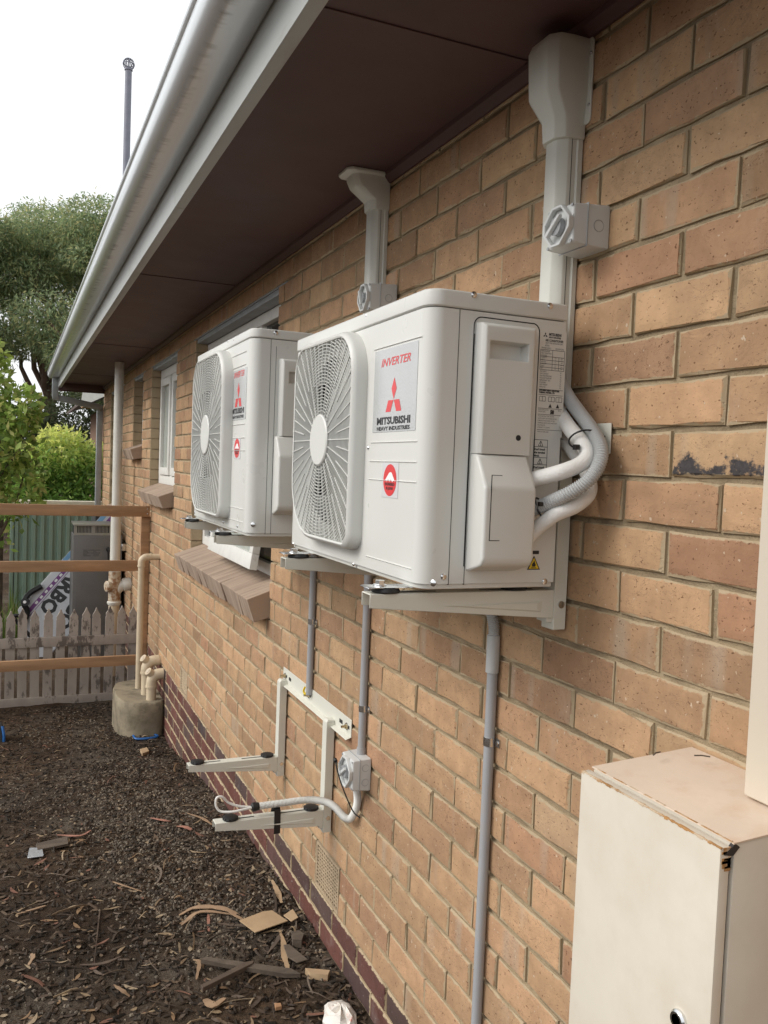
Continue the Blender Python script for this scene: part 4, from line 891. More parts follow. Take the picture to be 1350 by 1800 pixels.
# ------------------------------------------------------------------ isolating switches
def isolator(label, y0, y1, z0, z1, d, tilt=0):
    u = thing('isolator_switch', (-d/2, (y0+y1)/2, z0), label, 'switch', 'grey isolator switches')
    k = .005
    b = MB().quadbox([(-.001, y0, z0), (-.001, y1, z0), (-.001, y1, z1), (-.001, y0, z1)], [(-d, y0+k, z0+k), (-d, y1-k, z0+k), (-d, y1-k, z1-k), (-d, y0+k, z1-k)]).build('housing', M['iso'], u, bevel=.005, seg=3)
    MB().box(-d*.62-.0006, -d*.62+.0006, y0+.001, y1-.001, z0+.001, z1-.001).build('lid_joint', M['iso_dark'], u)
    yc, zc_ = (y0+y1)/2, (z0+z1)/2; w, h = y1-y0, z1-z0
    # raised six-sided rim on the lid, dial and lever
    hexo = [(.46*w, .12*h), (.16*w, .46*h), (-.16*w, .46*h), (-.46*w, .12*h), (-.46*w, -.12*h), (-.16*w, -.46*h), (.16*w, -.46*h), (.46*w, -.12*h)]
    hexi = [(a*.86, b_*.86) for a, b_ in hexo]; n8 = len(hexo)
    rm = MB(); x0_, x1_ = -d-.0003, -d-.011
    rm.v = [(x0_, yc-a, zc_+c) for a, c in hexo]+[(x1_, yc-a, zc_+c) for a, c in hexo]+[(x1_, yc-a, zc_+c) for a, c in hexi]+[(x0_-.001, yc-a, zc_+c) for a, c in hexi]
    for r_ in range(3): rm.f += [(r_*n8+i, r_*n8+(i+1) % n8, (r_+1)*n8+(i+1) % n8, (r_+1)*n8+i) for i in range(n8)]
    rm.build('lid_rim', M['iso'], u, bevel=.0012, seg=1)
    dl = MB(); dl.cyl((-d-.0012, yc, zc_), (-d-.012, yc, zc_), .19*w, 24); do = dl.build('dial', M['iso_dark'], u, smooth=True)
    a = R(tilt); ex_, ey_ = Vector((0, math.cos(a), math.sin(a))), Vector((0, -math.sin(a), math.cos(a)))
    c = Vector((-d-.0122, yc, zc_)); L = .30*w; pr = [(-L, -.05*h), (L*.9, -.075*h), (L*1.0, 0), (L*.9, .075*h), (-L, .05*h)]
    lv = MB().quadbox([c+ex_*p+ey_*q for p, q in pr], [c+Vector((-.008, 0, 0))+ex_*p*.95+ey_*q*.7 for p, q in pr]).build('lever', M['iso'], do, bevel=.002)
    MB().box(-d-.0012, -d-.0004, y0+.006, y0+.020, zc_-.012, zc_+.016).build('rating_sticker', M['white'], u)
    for zz in ((zc_-.22*h, zc_+.22*h) if label.startswith('lowest') else (zc_,)):
        t = MB(); pth = [(-d*.32+.011*math.cos(2*math.pi*i/20), y0+.0012+.0, zz+.011*math.sin(2*math.pi*i/20)) for i in range(21)]; t.tube(pth, .0007, 5, False); t.build('knockout', M['iso_dark'], u)
    for sy, sz in ((1, 1), (1, -1), (-1, 1), (-1, -1)): MB().cyl((-d+.0005, yc+sy*.40*w, zc_+sz*.40*h), (-d-.0015, yc+sy*.40*w, zc_+sz*.40*h), .0035, 12).build('lid_screw', M['iso_dark'], u)
    return u
isolator('grey isolator switch high on the duct above the nearer unit', 1.368, 1.462, 2.318, 2.402, .083, -38)
isolator('grey isolator switch half hidden behind the top of the nearer unit', 2.37, 2.452, 2.345, 2.432, .088, 65)
I3 = isolator('lowest isolator switch, at the foot of a conduit beside the empty bracket', 2.428, 2.535, .868, .972, .062, -35)
# black cable tie hanging off the lowest switch
tie = MB(); tie.tube(spline([(-.085, 2.52, .945), (-.092, 2.49, .925), (-.086, 2.44, .875), (-.07, 2.40, .825), (-.055, 2.375, .81)]), .0022, 6); tie.build('loose_tie', M['blackpl'], I3, smooth=True)
MB().cyl((-.088, 2.524, .947), (-.088, 2.514, .943), .006, 10).build('tie_head', M['blackpl'], I3)
# ------------------------------------------------------------------ conduits
def saddle(par, y, z, r, mat='zinc'):
    s = MB(); pts = [(-.0135-(r+.0018)*math.cos(t), y+(r+.0018)*math.sin(t)) for t in np.linspace(-1.7, 1.7, 13)]
    pts2 = [(-.0135-(r+.0002)*math.cos(t), y+(r+.0002)*math.sin(t)) for t in np.linspace(-1.7, 1.7, 13)]
    s.v = [(a, b, zz) for zz in (z-.010, z+.010) for a, b in pts]+[(a, b, zz) for zz in (z-.010, z+.010) for a, b in pts2]; n_ = 13
    s.f = [(i, i+1, n_+i+1, n_+i) for i in range(n_-1)]+[(2*n_+i+1, 2*n_+i, 3*n_+i, 3*n_+i+1) for i in range(n_-1)]+[(i, 2*n_+i, 2*n_+i+1, i+1) for i in range(n_-1)]+[(n_+i+1, 3*n_+i+1, 3*n_+i, n_+i) for i in range(n_-1)]
    s.build('saddle', M[mat], par, smooth=True)
    MB().box(-.004, -.001, y-r-.016, y-r+.001, z-.010, z+.010).build('saddle_tab', M[mat], par, bevel=.0008, seg=1)
    MB().cyl((-.004, y-r-.009, z), (-.008, y-r-.009, z), .005, 10).build('saddle_screw', M[mat], par)
CX = -.0135
c1 = thing('conduit', (CX, 1.713, .14), 'long grey conduit with a ribbed bend, dropping from the nearer unit past the meter box', 'conduit', 'grey conduits on the wall')
p0 = PX(868, 1150, CX)
MB().tube([(CX, 1.705, 1.445), (CX, 1.705, .10)], .0125, 16).build('pipe', M['conduit'], c1, smooth=True)
MB().tube([(CX-.001, 1.705, 1.505), (CX-.001, 1.705, 1.418)], .0155, 16).build('coupling', M['flex'], c1, smooth=True)
corrug(spline([(CX-.001, 1.705, 1.49), (CX-.002, 1.706, 1.53), (CX-.012, 1.715, 1.57), (CX-.025, 1.74, 1.61), (CX-.03, 1.78, 1.665)], 10), .0125).build('ribbed_bend', M['flex'], c1, smooth=True)
saddle(c1, 1.705, 1.255, .0125)
c2 = thing('conduit', (CX, 2.487, .95), 'grey conduit running from under the nearer unit down to the lowest switch', 'conduit', 'grey conduits on the wall')
MB().tube([(CX, 2.484, 1.66), (CX, 2.484, .969)], .0125, 16).build('pipe', M['conduit'], c2, smooth=True); MB().tube([(CX, 2.484, .992), (CX, 2.484, .969)], .0150, 16).build('gland', M['conduit'], c2, smooth=True)
saddle(c2, 2.484, 1.118, .0125)
c3 = thing('conduit', (CX, 3.02, 1.0), 'farthest conduit, ending open over the empty bracket plate', 'conduit', 'grey conduits on the wall')
MB().tube([(CX, 3.02, 1.66), (CX, 3.02, 1.022)], .0125, 16).build('pipe', M['conduit'], c3, smooth=True)
saddle(c3, 3.02, 1.30, .0125)
MB().tube(spline([(CX-.004, 3.03, 1.03), (CX-.008, 3.045, 1.018), (CX-.012, 3.05, 1.03), (CX-.010, 3.042, 1.045)]), .004, 8).build('earth_wire', M['yellow'], c3, smooth=True)
# flexible hose strapped along the empty bracket's near arm, with a white cable loop
fx = thing('flexible_hose', (-.1, 2.7, .70), 'white ribbed hose with a looped cable, strapped along the lower bracket arm', 'hose')
yb = 2.775
hp = [PY(633, 1388, 2.47), PY(628, 1412, 2.50), PY(618, 1437, 2.52), PY(606, 1437, 2.55), PY(588, 1418, 2.62), PY(570, 1409, 2.68), PY(540, 1406, 2.74), PY(500, 1411, 2.76), PY(455, 1417, 2.775)]
hp[0] = Vector((-.030, 2.474, .869))
corrug(spline(hp, 9), .0115).build('ribbed_hose', M['flexwhite'], fx, smooth=True)
MB().tube([PY(455, 1417, 2.775), PY(447, 1418.5, 2.775), PY(444, 1419, 2.775), PY(441, 1419.5, 2.775)], .014, 14, True, [.013, .0155, .0155, .008]).build('end_plug', M['rubber'], fx, smooth=True)
cb = [PY(442, 1419, 2.775), PY(420, 1417, 2.78), PY(402, 1411, 2.785), PY(391, 1401, 2.785), PY(381, 1403, 2.785), PY(380, 1417, 2.785), PY(388, 1426, 2.78), PY(408, 1427, 2.765), PY(428, 1423, 2.762), PY(442, 1420, 2.765)]
MB().tube(spline(cb, 8), .0042, 10).build('cable_loop', M['cable'], fx, smooth=True)
sx = PY(487, 1425, 2.76).x; ar = MB(); 
ring = [(yb-.023, .625), (yb-.0235, .665), (yb-.021, .704), (yb-.008, .713), (yb+.012, .708), (yb+.0235, .685), (yb+.0235, .625)]
ar.v = [(x, a, b) for x in (sx-.011, sx+.011) for a, b in ring]+[(x, yb+(a-yb)*.96, b-.0016) for x in (sx-.011, sx+.011) for a, b in ring]; n_ = len(ring)
ar.f = [(i, i+1, n_+i+1, n_+i) for i in range(n_-1)]+[(2*n_+i, 3*n_+i, 3*n_+i+1, 2*n_+i+1) for i in range(n_-1)]
ar.build('tape_strap', M['blackpl'], fx)
# ------------------------------------------------------------------ lagged pipes and hose looping off the near unit
PP = thing('lagged_pipes', (-.05, 1.33, 1.75), 'bundle of white lagged pipes and ribbed hose looping off the nearer unit', 'pipes')
def bend(pts, ys): return [PY(u_, v_, y) for (u_, v_), y in zip(pts, ys)]
w_a = bend([(915, 850), (940, 842), (985, 830), (1020, 816), (1032, 800), (1024, 780), (1003, 755), (985, 728), (972, 700), (968, 660)], (1.385, 1.375, 1.335, 1.325, 1.33, 1.345, 1.38, 1.425, 1.47, 1.505))
w_b = bend([(915, 960), (940, 932), (975, 905), (1010, 890), (1035, 868), (1034, 838), (1012, 800), (990, 770), (975, 740)], (1.385, 1.375, 1.345, 1.335, 1.345, 1.36, 1.40, 1.44, 1.48))
h_a = bend([(915, 905), (945, 892), (990, 872), (1030, 848), (1052, 818), (1056, 788), (1040, 755), (1018, 725), (1000, 700), (985, 670), (980, 640)], (1.385, 1.372, 1.33, 1.305, 1.30, 1.31, 1.345, 1.385, 1.42, 1.46, 1.50))
MB().tube(spline(w_a, 8), .0148, 16).build('lagged_pipe', M['lagging'], PP, smooth=True)
MB().tube(spline(w_b, 8), .0140, 16).build('lagged_pipe', M['lagging'], PP, smooth=True)
corrug(spline(h_a, 9), .0128, .0048, .0013).build('ribbed_hose', M['flex'], PP, smooth=True)
def tie_ring(par, c, ax, r1, r2):
    c = Vector(c); ax = Vector(ax).normalized(); a = ax.cross(Vector((0, 0, 1))).normalized(); b = ax.cross(a)
    MB().tube([c+a*(r1*math.cos(t))+b*(r2*math.sin(t)) for t in np.linspace(0, 2*math.pi, 25)], .0018, 6, False).build('cable_tie', M['blackpl'], par, smooth=True)
tc = PY(1026, 772, 1.35); tie_ring(PP, tc, (h_a[6]-h_a[5]), .030, .024)
MB().box(*[q for a in PY(1013, 786, 1.335) for q in (a-.005, a+.005)]).build('tie_head', M['blackpl'], PP, bevel=.001)
tc = PY(950, 893, 1.372); tie_ring(PP, tc, (h_a[1]-h_a[2]), .0165, .0205)
MB().box(*[q for a in PY(950, 886, 1.352) for q in (a-.004, a+.004)]).build('tie_head', M['blackpl'], PP, bevel=.001)
# ------------------------------------------------------------------ meter box and square riser cover
mb = thing('meter_box', (-.1, .95, .14), 'rust-edged cream metal meter box with a key lock, in the near corner', 'meter box')
xF = -.222; yn, yf = .79, 1.078; zt = 1.425; zb_ = .62
bd = MB(); bd.quadbox([(xF+.022, yn, zb_), (-.001, yn, zb_), (-.001, yf, zb_), (xF+.022, yf, zb_)], [(xF+.022, yn, zt), (-.001, yn, zt+.012), (-.001, yf, zt+.012), (xF+.022, yf, zt)])
bo = bd.build('cabinet', M['box'], mb, bevel=.003)
MB().quadbox([(xF+.020, yn-.001, zt+.0005), (-.001, yn-.001, zt+.0125), (-.001, yf+.001, zt+.0125), (xF+.020, yf+.001, zt+.0005)], [(xF+.020, yn-.001, zt+.0025), (-.001, yn-.001, zt+.0145), (-.001, yf+.001, zt+.0145), (xF+.020, yf+.001, zt+.0025)]).build('top_sheet', M['boxtop'], mb)
dr = MB().box(xF, xF+.017, yn+.001, yf+.002, zb_+.004, zt-.002).build('door', M['box'], mb, bevel=.003)
MB().box(xF+.0172, xF+.0218, yn+.006, yf-.004, zb_+.01, zt-.006).build('door_gasket', M['rustdark'], mb)
# rusty door edge: irregular flakes along the top and corners
fr = random.Random(3)
e = MB(); y = yn
while y < yf:                              # ragged rust line along the folded door edge
    L = fr.uniform(.002, .007); d_ = fr.uniform(.0006, .0026)*(1.8 if fr.random() < .15 else 1)
    e.quadbox([(xF-.0003, y, zt-.002-d_), (xF-.0003, y+L, zt-.002-d_*fr.uniform(.4, 1.2)), (xF-.0003, y+L, zt-.0018), (xF-.0003, y, zt-.0018)], [(xF+.0015+d_, y, zt-.0016), (xF+.0015+d_, y+L, zt-.0016), (xF+.001, y+L, zt-.0014), (xF+.001, y, zt-.0014)])
    y += L
e.build('rust_edge', M['rust'], dr)['kind'] = 'stuff'
e = MB(); y = yn
while y < yf:
    L = fr.uniform(.003, .014); d_ = fr.uniform(.0006, .0025)
    if fr.random() < .7: e.box(xF+.0196, xF+.0205+d_, y, y+L, zt+.0022, zt+.0028)
    y += L
e.build('rust_edge', M['rust'], mb)['kind'] = 'stuff'
e = MB()
for k in range(14):
    z = zt-.002-fr.uniform(0, .03); L = fr.uniform(.002, .007); e.box(xF+fr.uniform(-.0004, .014), xF+.0175, yn-.0006+.001, yn+.004, z-L, z)
e.build('rust_patch', M['rust'], dr)['kind'] = 'stuff'
e = MB(); e.quadbox([(xF+.006, yn+.0003, zt-.012), (xF+.020, yn-.0008, zt-.014), (xF+.030, yn-.0012, zt-.004), (xF+.022, yn-.0012, zt+.001)], [(xF+.006, yn+.004, zt-.012), (xF+.020, yn+.004, zt-.014), (xF+.030, yn+.004, zt-.004), (xF+.022, yn+.004, zt+.0035)]); e.build('chipped_corner', M['rustdark'], mb)
lk = PX(1195, 1792, xF)
k_ = MB(); k_.tube([(xF+.001, lk.y, lk.z), (xF-.004, lk.y, lk.z), (xF-.007, lk.y, lk.z), (xF-.007, lk.y, lk.z), (xF-.004, lk.y, lk.z)], .013, 28, True, [.0135, .0135, .011, .008, .0075]); ko = k_.build('lock', M['zinc'], dr, smooth=True)
MB().cyl((xF-.0042, lk.y, lk.z), (xF-.0055, lk.y, lk.z), .0062, 20).build('lock_barrel', M['galv'], ko); MB().box(xF-.006, xF-.0056, lk.y-.001, lk.y+.001, lk.z-.005, lk.z+.005).build('keyhole', M['dark'], ko)
MB().box(-.17, -.04, .80, 1.05, .0, zb_).build('cable_skirt', M['galv'], mb)
RY = PX(1308, 1360, -.085).y
rz = thing('riser_cover', (-.05, .93, 1.44), 'plain beige square cover rising up the wall from the meter box', 'cable cover')
MB().box(-.085, -.001, RY-.13, RY, 1.4385, 2.775).build('cover', M['beige'], rz, bevel=.005, seg=3)
for z in (1.75, 2.35): screw(rz, (-.085, RY-.065, z), (-1, 0, 0), .005)
# timber or gum-nut crumbs lying on the top of the box
for k, (qx, qy, a, lb) in enumerate(((-.10, 1.05, .4, 'dry curled twig on the meter box top, nearer its far edge'), (-.045, 1.01, 2.6, 'thin dry twig on the meter box top, next to the beige cover'))):
    zq = zt+.0160+(qx-(xF+.02))*.0619
    tag(MB().tube([(qx-.012*math.cos(a), qy-.012*math.sin(a), zq), (qx, qy+.002, zq+.0006), (qx+.012*math.cos(a), qy+.012*math.sin(a), zq)], .0012, 5).build('twig', M['oldwood']), lb, 'twig')
# ------------------------------------------------------------------ timber frame across the side path
tf = thing('rail_fence', (-1.5, 7.3, -.2), 'new orange pine fence frame of three rails in front of the picket fence', 'fence')
for z0_, z1_, xr in ((1.405, 1.493, -.012), (.955, 1.042, -.068), (.168, .250, -.078)):
    MB().box(-3.4, xr, 7.262, 7.300, z0_, z1_).build('rail', M['timber'], tf, bevel=.003)
MB().box(-.074, -.003, 7.302, 7.37, -.22, 1.404).build('post', M['timber'], tf, bevel=.003)
MB().box(-2.6, -2.53, 7.302, 7.37, -.22, 1.404).build('post', M['timber'], tf, bevel=.003)
for z in (1.43, 1.47): screw(tf, (-.03, 7.262, z), (0, -1, 0), .005)
# ------------------------------------------------------------------ old picket fence
pk = thing('picket_fence', (-1.5, 7.6, -.2), 'old picket fence with flaking paint and turned tops', 'fence')
for z0_, z1_ in ((.286, .368), (-.205, -.135)): MB().box(-3.4, -.045, 7.575, 7.598, z0_, z1_).build('rail', M['picket'], pk, bevel=.003)
pp = [(-.036, 0), (.036, 0), (.036, .705), (.030, .715), (.0335, .728), (.0335, .738), (.024, .752), (.017, .765), (.010, .778), (.0065, .792), (0, .802)]
pp = pp+[(-a, b) for a, b in pp[2:-1][::-1]]
prk = random.Random(5)
for k in range(35):
    x = -.085-.0975*k; t = prk.uniform(-.012, .012); dz = prk.uniform(-.012, .012)-.198
    pts = [(x+a+t*b, b+dz) for a, b in pp]; m_ = MB(); m_.quadbox([(a, 7.600, b) for a, b in pts], [(a, 7.617, b) for a, b in pts]); m_.build('picket', M['picket'], pk, bevel=.0018, seg=1)
# ------------------------------------------------------------------ drains on the concrete pad
cb = thing('concrete_block', (-.14, 6.7, -.2), 'round-fronted lump of old concrete at the foot of the wall', 'concrete block')
m_ = MB(); rg = []
for z, s in ((-.26, 1.0), (.03, 1.0), (.085, .985), (.10, .95)):
    ring = []
    for k in range(40):
        t = 2*math.pi*k/40; x = -.13+.195*s*math.copysign(abs(math.cos(t))**.7, math.cos(t)); y = 6.70+.37*s*math.copysign(abs(math.sin(t))**.75, math.sin(t))
        ring.append((min(x, -.004)+.006*noise.noise(Vector((x*9, y*9, z*9))), y+.008*noise.noise(Vector((x*7, y*7, z*7+4))), z+(.006*noise.noise(Vector((x*12, y*12, 1))) if z > 0 else 0)))
    rg.append(ring)
m_.v = [p for r in rg for p in r]; m_.f = [(k*40+i, k*40+(i+1) % 40, (k+1)*40+(i+1) % 40, (k+1)*40+i) for k in range(3) for i in range(40)]+[tuple(range(120, 160))]
m_.build('pad', M['concrete'], cb, smooth=True, ang=50)
def pipe_elbow(name, label, x, y, zb, zt, r, ywall, cap, grp):
    u = thing(name, (x, y, zb), label, 'pipe', grp)
    br = r*1.7; arc = [(x+br-br*math.cos(R(a)), y, zt-br+br*math.sin(R(a))) for a in range(0, 91, 15)]
    MB().tube([(x, y, zb), (x, y, zt-br)], r, 18).build('riser', M['cream'], u, smooth=True)
    MB().tube([(x, y, zt-br-.03)]+arc+[(min(x+br+.03, -.004), y, zt)], r*1.13, 18).build('elbow', M['cream'], u, smooth=True)
    if x+br+.03 < -.006: MB().tube([(x+br, y, zt), (.004, y, zt)], r, 18).build('wall_stub', M['cream'], u, smooth=True)
    MB().tube([(x, y, zt-br-.036), (x, y, zt-br-.022)], r*1.22, 18).build('socket', M['cream'], u, smooth=True)
    if cap:
        d = Vector((-.75, -.25, .62)).normalized(); c = Vector((x+.01, y-.005, zt-.005))
        t = MB(); t.tube([c, c+d*(r*1.2), c+d*(r*1.5)], r*.8, 16, True, [r*.8, r*.85, r*.8]); to = t.build('access_cap', M['cream'], u, smooth=True)
        MB().tube([c+d*(r*1.5), c+d*(r*1.56)], r*.5, 14).build('cap_recess', M['rustpvc'], to)
pipe_elbow('drain_pipe', 'tall thin cream waste pipe bending into the wall at rail height', -.135, 6.78, .09, 1.125, .024, 0, False, 'cream pipes on the concrete block')
pipe_elbow('drain_pipe', 'short cream pipe elbow on the concrete block, the rear of the pair', -.105, 6.59, .09, .355, .036, 0, True, 'cream pipes on the concrete block')
pipe_elbow('drain_pipe', 'short cream pipe elbow on the concrete block, the front of the pair', -.088, 6.43, .09, .290, .036, 0, True, 'cream pipes on the concrete block')
# ------------------------------------------------------------------ white soil pipe
vp = thing('soil_pipe', (-.155, 8.46, -.2), 'tall white soil pipe from the ground up through the soffit, rust stained at its junction', 'pipe')
vx, vy = -.155, 8.46
MB().tube([(vx, vy, 1.30), (vx, vy, 2.7815)], .042, 20).build('upper_pipe', M['pvc'], vp, smooth=True)
MB().tube([(vx, vy, .79), (vx, vy, 1.335)], .047, 20).build('pipe_length', M['pvc'], vp, smooth=True)
MB().tube([(vx, vy, .80), (vx, vy, .81), (vx, vy, .86), (vx, vy, .87)], .058, 20, True, [.054, .060, .060, .054]).build('socket', M['pvc'], vp, smooth=True)
MB().tube([(vx, vy, -.25), (vx, vy, .50)], .050, 20).build('lower_pipe', M['cream'], vp, smooth=True)
MB().tube([(vx, vy, .48), (vx, vy, .50), (vx, vy, .51), (vx, vy, .52)], .06, 20, True, [.055, .066, .066, .055]).build('socket', M['pvc'], vp, smooth=True)
MB().tube([(vx, vy, .515), (vx, vy, .80)], .056, 20).build('junction', M['rustpvc'], vp, smooth=True)
MB().tube(spline([(vx, vy, .60), (vx+.05, vy, .655), (vx+.10, vy, .675), (vx+.16, vy, .68)]), .050, 18).build('branch', M['pvc'], vp, smooth=True)
MB().tube([(vx+.075, vy, .67), (vx+.085, vy, .672), (vx+.135, vy, .678), (vx+.151, vy, .68)], .06, 20, True, [.056, .063, .064, .06]).build('branch_socket', M['pvc'], vp, smooth=True)
MB().tube([(vx-.02, vy-.01, .66), (vx-.075, vy-.035, .665), (vx-.082, vy-.037, .665)], .048, 18, True, [.05, .052, .042]).build('inspection_cap', M['rustpvc'], vp, smooth=True)
MB().tube([(vx, vy-.05, 1.33), (vx+.16, vy-.02, 1.36)], .003, 6).build('pipe_strap', M['rust'], vp)
MB().tube([(vx, vy, 1.325), (vx, vy, 1.345)], .049, 20).build('strap_ring', M['rust'], vp, smooth=True)
# ------------------------------------------------------------------ grey heater cabinet
ht = thing('heater', (-.26, 9.2, -.2), 'grey outdoor heater cabinet with louvred cowl behind the white soil pipe', 'heater')
hy = 8.97; hx0, hx1 = PY(128, 1000, hy).x, -.035; hz = PY(150, 941, hy).z
MB().box(hx0, hx1, hy, hy+.45, -.2, hz).build('cabinet', M['heater'], ht, bevel=.006)
MB().box(hx0+.03, hx1-.10, hy-.004, hy-.0005, .2, hz-.02).build('front_panel', M['heater'], ht, bevel=.002)
cx0_, cx1_ = hx0+.004, PY(198, 925, hy).x; cz1 = PY(150, 921, hy).z
MB().box(cx0_+.01, cx1_-.005, hy+.02, hy+.40, hz+.0005, cz1-.02).build('cowl', M['dark'], ht)
MB().box(cx0_-.004, cx1_+.01, hy-.008, hy+.42, cz1-.02, cz1).build('cowl_lid', M['heater_top'], ht, bevel=.006)
for x_ in (cx0_, (cx0_+cx1_)/2-.015, cx1_-.03): MB().box(x_, x_+.03, hy+.005, hy+.019, hz+.0005, cz1-.0205).build('cowl_post', M['heater_top'], ht)
MB().box(cx0_, cx1_, hy+.002, hy+.004, hz+.0005, hz+.025).build('cowl_sill', M['heater_top'], ht)
for k in range(22):
    x_ = cx0_+.04+k*(cx1_-cx0_-.075)/22; MB().box(x_, x_+.006, hy+.008, hy+.014, hz+.026, cz1-.021).build('louvre', M['heater_top'], ht)
cc = PY(190, 968, hy); m_ = MB(); m_.tube(spline([(cc.x, hy-.004, cc.z+.03), (cc.x, hy-.03, cc.z+.02), (cc.x, hy-.035, cc.z-.03), (cc.x+.01, hy-.03, cc.z-.2), (cc.x+.04, hy-.02, cc.z-.38), (cc.x+.14, hy-.015, cc.z-.55), (cc.x+.16, hy-.015, cc.z-.9)]), .009, 8); m_.build('supply_cable', M['blackpl'], ht, smooth=True)
MB().cyl((cc.x, hy-.002, cc.z+.012), (cc.x, hy-.03, cc.z+.012), .022, 14).build('cable_gland', M['blackpl'], ht, smooth=True)
t = MB()
for k in range(5):
    put_text(t, ('SERIAL NUMBER', 'MODEL', 'NATURAL GAS', 'INPUT', 'WARNING')[k], .016, (PY(146, 970, hy).x, hy-.0045, PY(146, 968, hy).z-k*.014), Vector((1, 0, 0)), EZ, 0, 0, .9, 'LEFT'); put_text(t, ('CAUTION', 'HOT', 'SURFACES', 'DO NOT', 'TOUCH')[k], .016, (PY(164, 970, hy).x, hy-.0045, PY(164, 968, hy).z-k*.014), Vector((1, 0, 0)), EZ, 0, 0, .9, 'LEFT')
t.build('plate_print', M['ink'], ht)
bk_ = PY(226, 962, hy-.02); MB().box(bk_.x-.07, -.002, hy-.03, hy-.012, bk_.z-.035, bk_.z+.035).build('fixing_bracket', M['zinc'], ht, bevel=.003)
# ------------------------------------------------------------------ wheelie bin behind the heater
bn = thing('wheelie_bin', (-.2, 10.3, -.2), 'dark wheelie bin standing behind the grey heater', 'bin')
bl, bt = PY(166, 893, 10.15).x, PY(166, 893, 10.15).z; br_ = PY(204, 893, 10.15).x
MB().quadbox([(bl+.06, 10.2, -.18), (br_-.03, 10.2, -.18), (br_-.03, 10.6, -.18), (bl+.06, 10.6, -.18)], [(bl+.01, 10.16, bt-.05), (br_, 10.16, bt-.05), (br_, 10.7, bt-.05), (bl+.01, 10.7, bt-.05)]).build('body', M['bin'], bn, bevel=.02, seg=3)
MB().box(bl-.01, br_+.01, 10.13, 10.73, bt-.048, bt).build('lid', M['bin'], bn, bevel=.012, seg=3)
for x_ in (bl+.05, br_-.07): MB().cyl((x_, 10.68, -.1), (x_+.03, 10.68, -.1), .1, 20).build('wheel', M['rubber'], bn)
# ------------------------------------------------------------------ printed inflatable leaning behind the fence
bnn = thing('vinyl_inflatable', (-.8, 9.5, -.2), 'white and purple vinyl inflatable with big black letters leaning behind the picket fence', 'inflatable')
by_ = 9.52; o_ = PY(134, 955, by_); e1 = (PY(30, 1072, by_)-o_); L1 = e1.length; e1 = e1/L1; nrm = Vector((0, -.93, .36)).normalized(); e2 = nrm.cross(e1).normalized()
if e2.x < 0: e2 = -e2
nrm = e1.cross(e2).normalized()
if nrm.y > 0: nrm = -nrm
def bp_(s, t_, h=0): return o_+e1*s+e2*t_+nrm*h
def band(name, mat, s0, s1, t0, t1, h0, h1, par):
    return MB().quadbox([bp_(s0, t0, h0), bp_(s1, t0, h0), bp_(s1, t1, h0), bp_(s0, t1, h0)], [bp_(s0, t0, h1), bp_(s1, t0, h1), bp_(s1, t1, h1), bp_(s0, t1, h1)]).build(name, mat, par)
U = L1/158
sh = MB().quadbox([bp_(-.5, 0, -.05), bp_(L1, 0, -.05), bp_(L1+.35, .55, -.05), bp_(-.5, .62, -.05)], [bp_(-.5, 0, 0), bp_(L1, 0, 0), bp_(L1+.35, .55, 0), bp_(-.5, .62, 0)]).build('skin', M['vinyl'], bnn, bevel=.02, seg=3)
band('blue_band', M['skyblue'], -.5, 60*U, 1*U, 9*U, .0005, .002, sh); band('purple_band', M['purple'], -.5, L1, 14*U, 21*U, .0005, .002, sh); band('purple_line', M['purple'], -.5, L1, 23.5*U, 24.5*U, .0005, .002, sh)
for k in range(9): band('white_square', M['white'], (20+k*13)*U, (26+k*13)*U, 15.5*U, 19.5*U, .0022, .003, sh)
t = MB(); put_text(t, 'ARBO', 36*U, bp_(86*U, 27*U, .003), e1, e2, 1.6*U, 0, 1, 'CENTER', 94*U); t.v = [tuple(v) for v in t.v]; t.build('lettering', M['ink'], sh)
t = MB(); put_text(t, 'ARBO', 36*U, bp_(90*U, 66*U, .003), e1, e2, 1.6*U, 0, 1, 'CENTER', 94*U); t.build('lettering', M['ink'], sh)
hd = MB(); hd.tube(spline([bp_(L1-.34, .03, .03), bp_(L1-.2, -.01, .05), bp_(L1-.1, .02, .07), bp_(L1-.05, .1, .05), bp_(L1+.1, .16, .04)]), .028, 10); ho = hd.build('handle', M['blackpl'], bnn, smooth=True)
MB().cyl(bp_(L1-.12, .02, .05), bp_(L1-.12, .02, .11), .04, 16).build('valve', M['blackpl'], bnn, smooth=True); MB().cyl(bp_(L1-.12, .02, .111), bp_(L1-.12, .02, .116), .016, 12).build('valve_cap', M['white'], bnn)
MB().tube(spline([bp_(L1+.0, .1, .06), bp_(L1+.06, .03, .08), bp_(L1+.1, .16, .05), bp_(L1+.12, .3, .03)]), .02, 8).build('strap', M['blackpl'], bnn, smooth=True)
# ------------------------------------------------------------------ green steel fence
gf = thing('steel_fence', (-.5, 11.95, -.2), 'green ribbed steel fence with a cream capping', 'fence')
gx0, gx1, gy = PY(24, 950, 11.95).x, .95, 11.95; gz = PY(90, 889, 11.95).z; gt_ = PY(90, 880, 11.95).z
m_ = MB(); pts = []; x = gx0
while x < gx1:
    for dx, dy in ((0, 0), (.012, -.028), (.05, -.028), (.062, 0)):
        if x+dx < gx1: pts.append((x+dx, gy+dy))
    x += .104
m_.v = [(a, b, z) for z in (-.2, gz) for a, b in pts]; n_ = len(pts); m_.f = [(i, i+1, n_+i+1, n_+i) for i in range(n_-1)]
m_.build('infill_sheet', M['green'], gf)
MB().box(gx0-.02, gx1, gy-.045, gy+.10, gz, gt_).build('capping', M['creamsteel'], gf, bevel=.004); MB().box(gx0-.045, gx0-.001, gy-.04, gy+.03, -.2, gz-.002).build('post', M['green'], gf, bevel=.004)
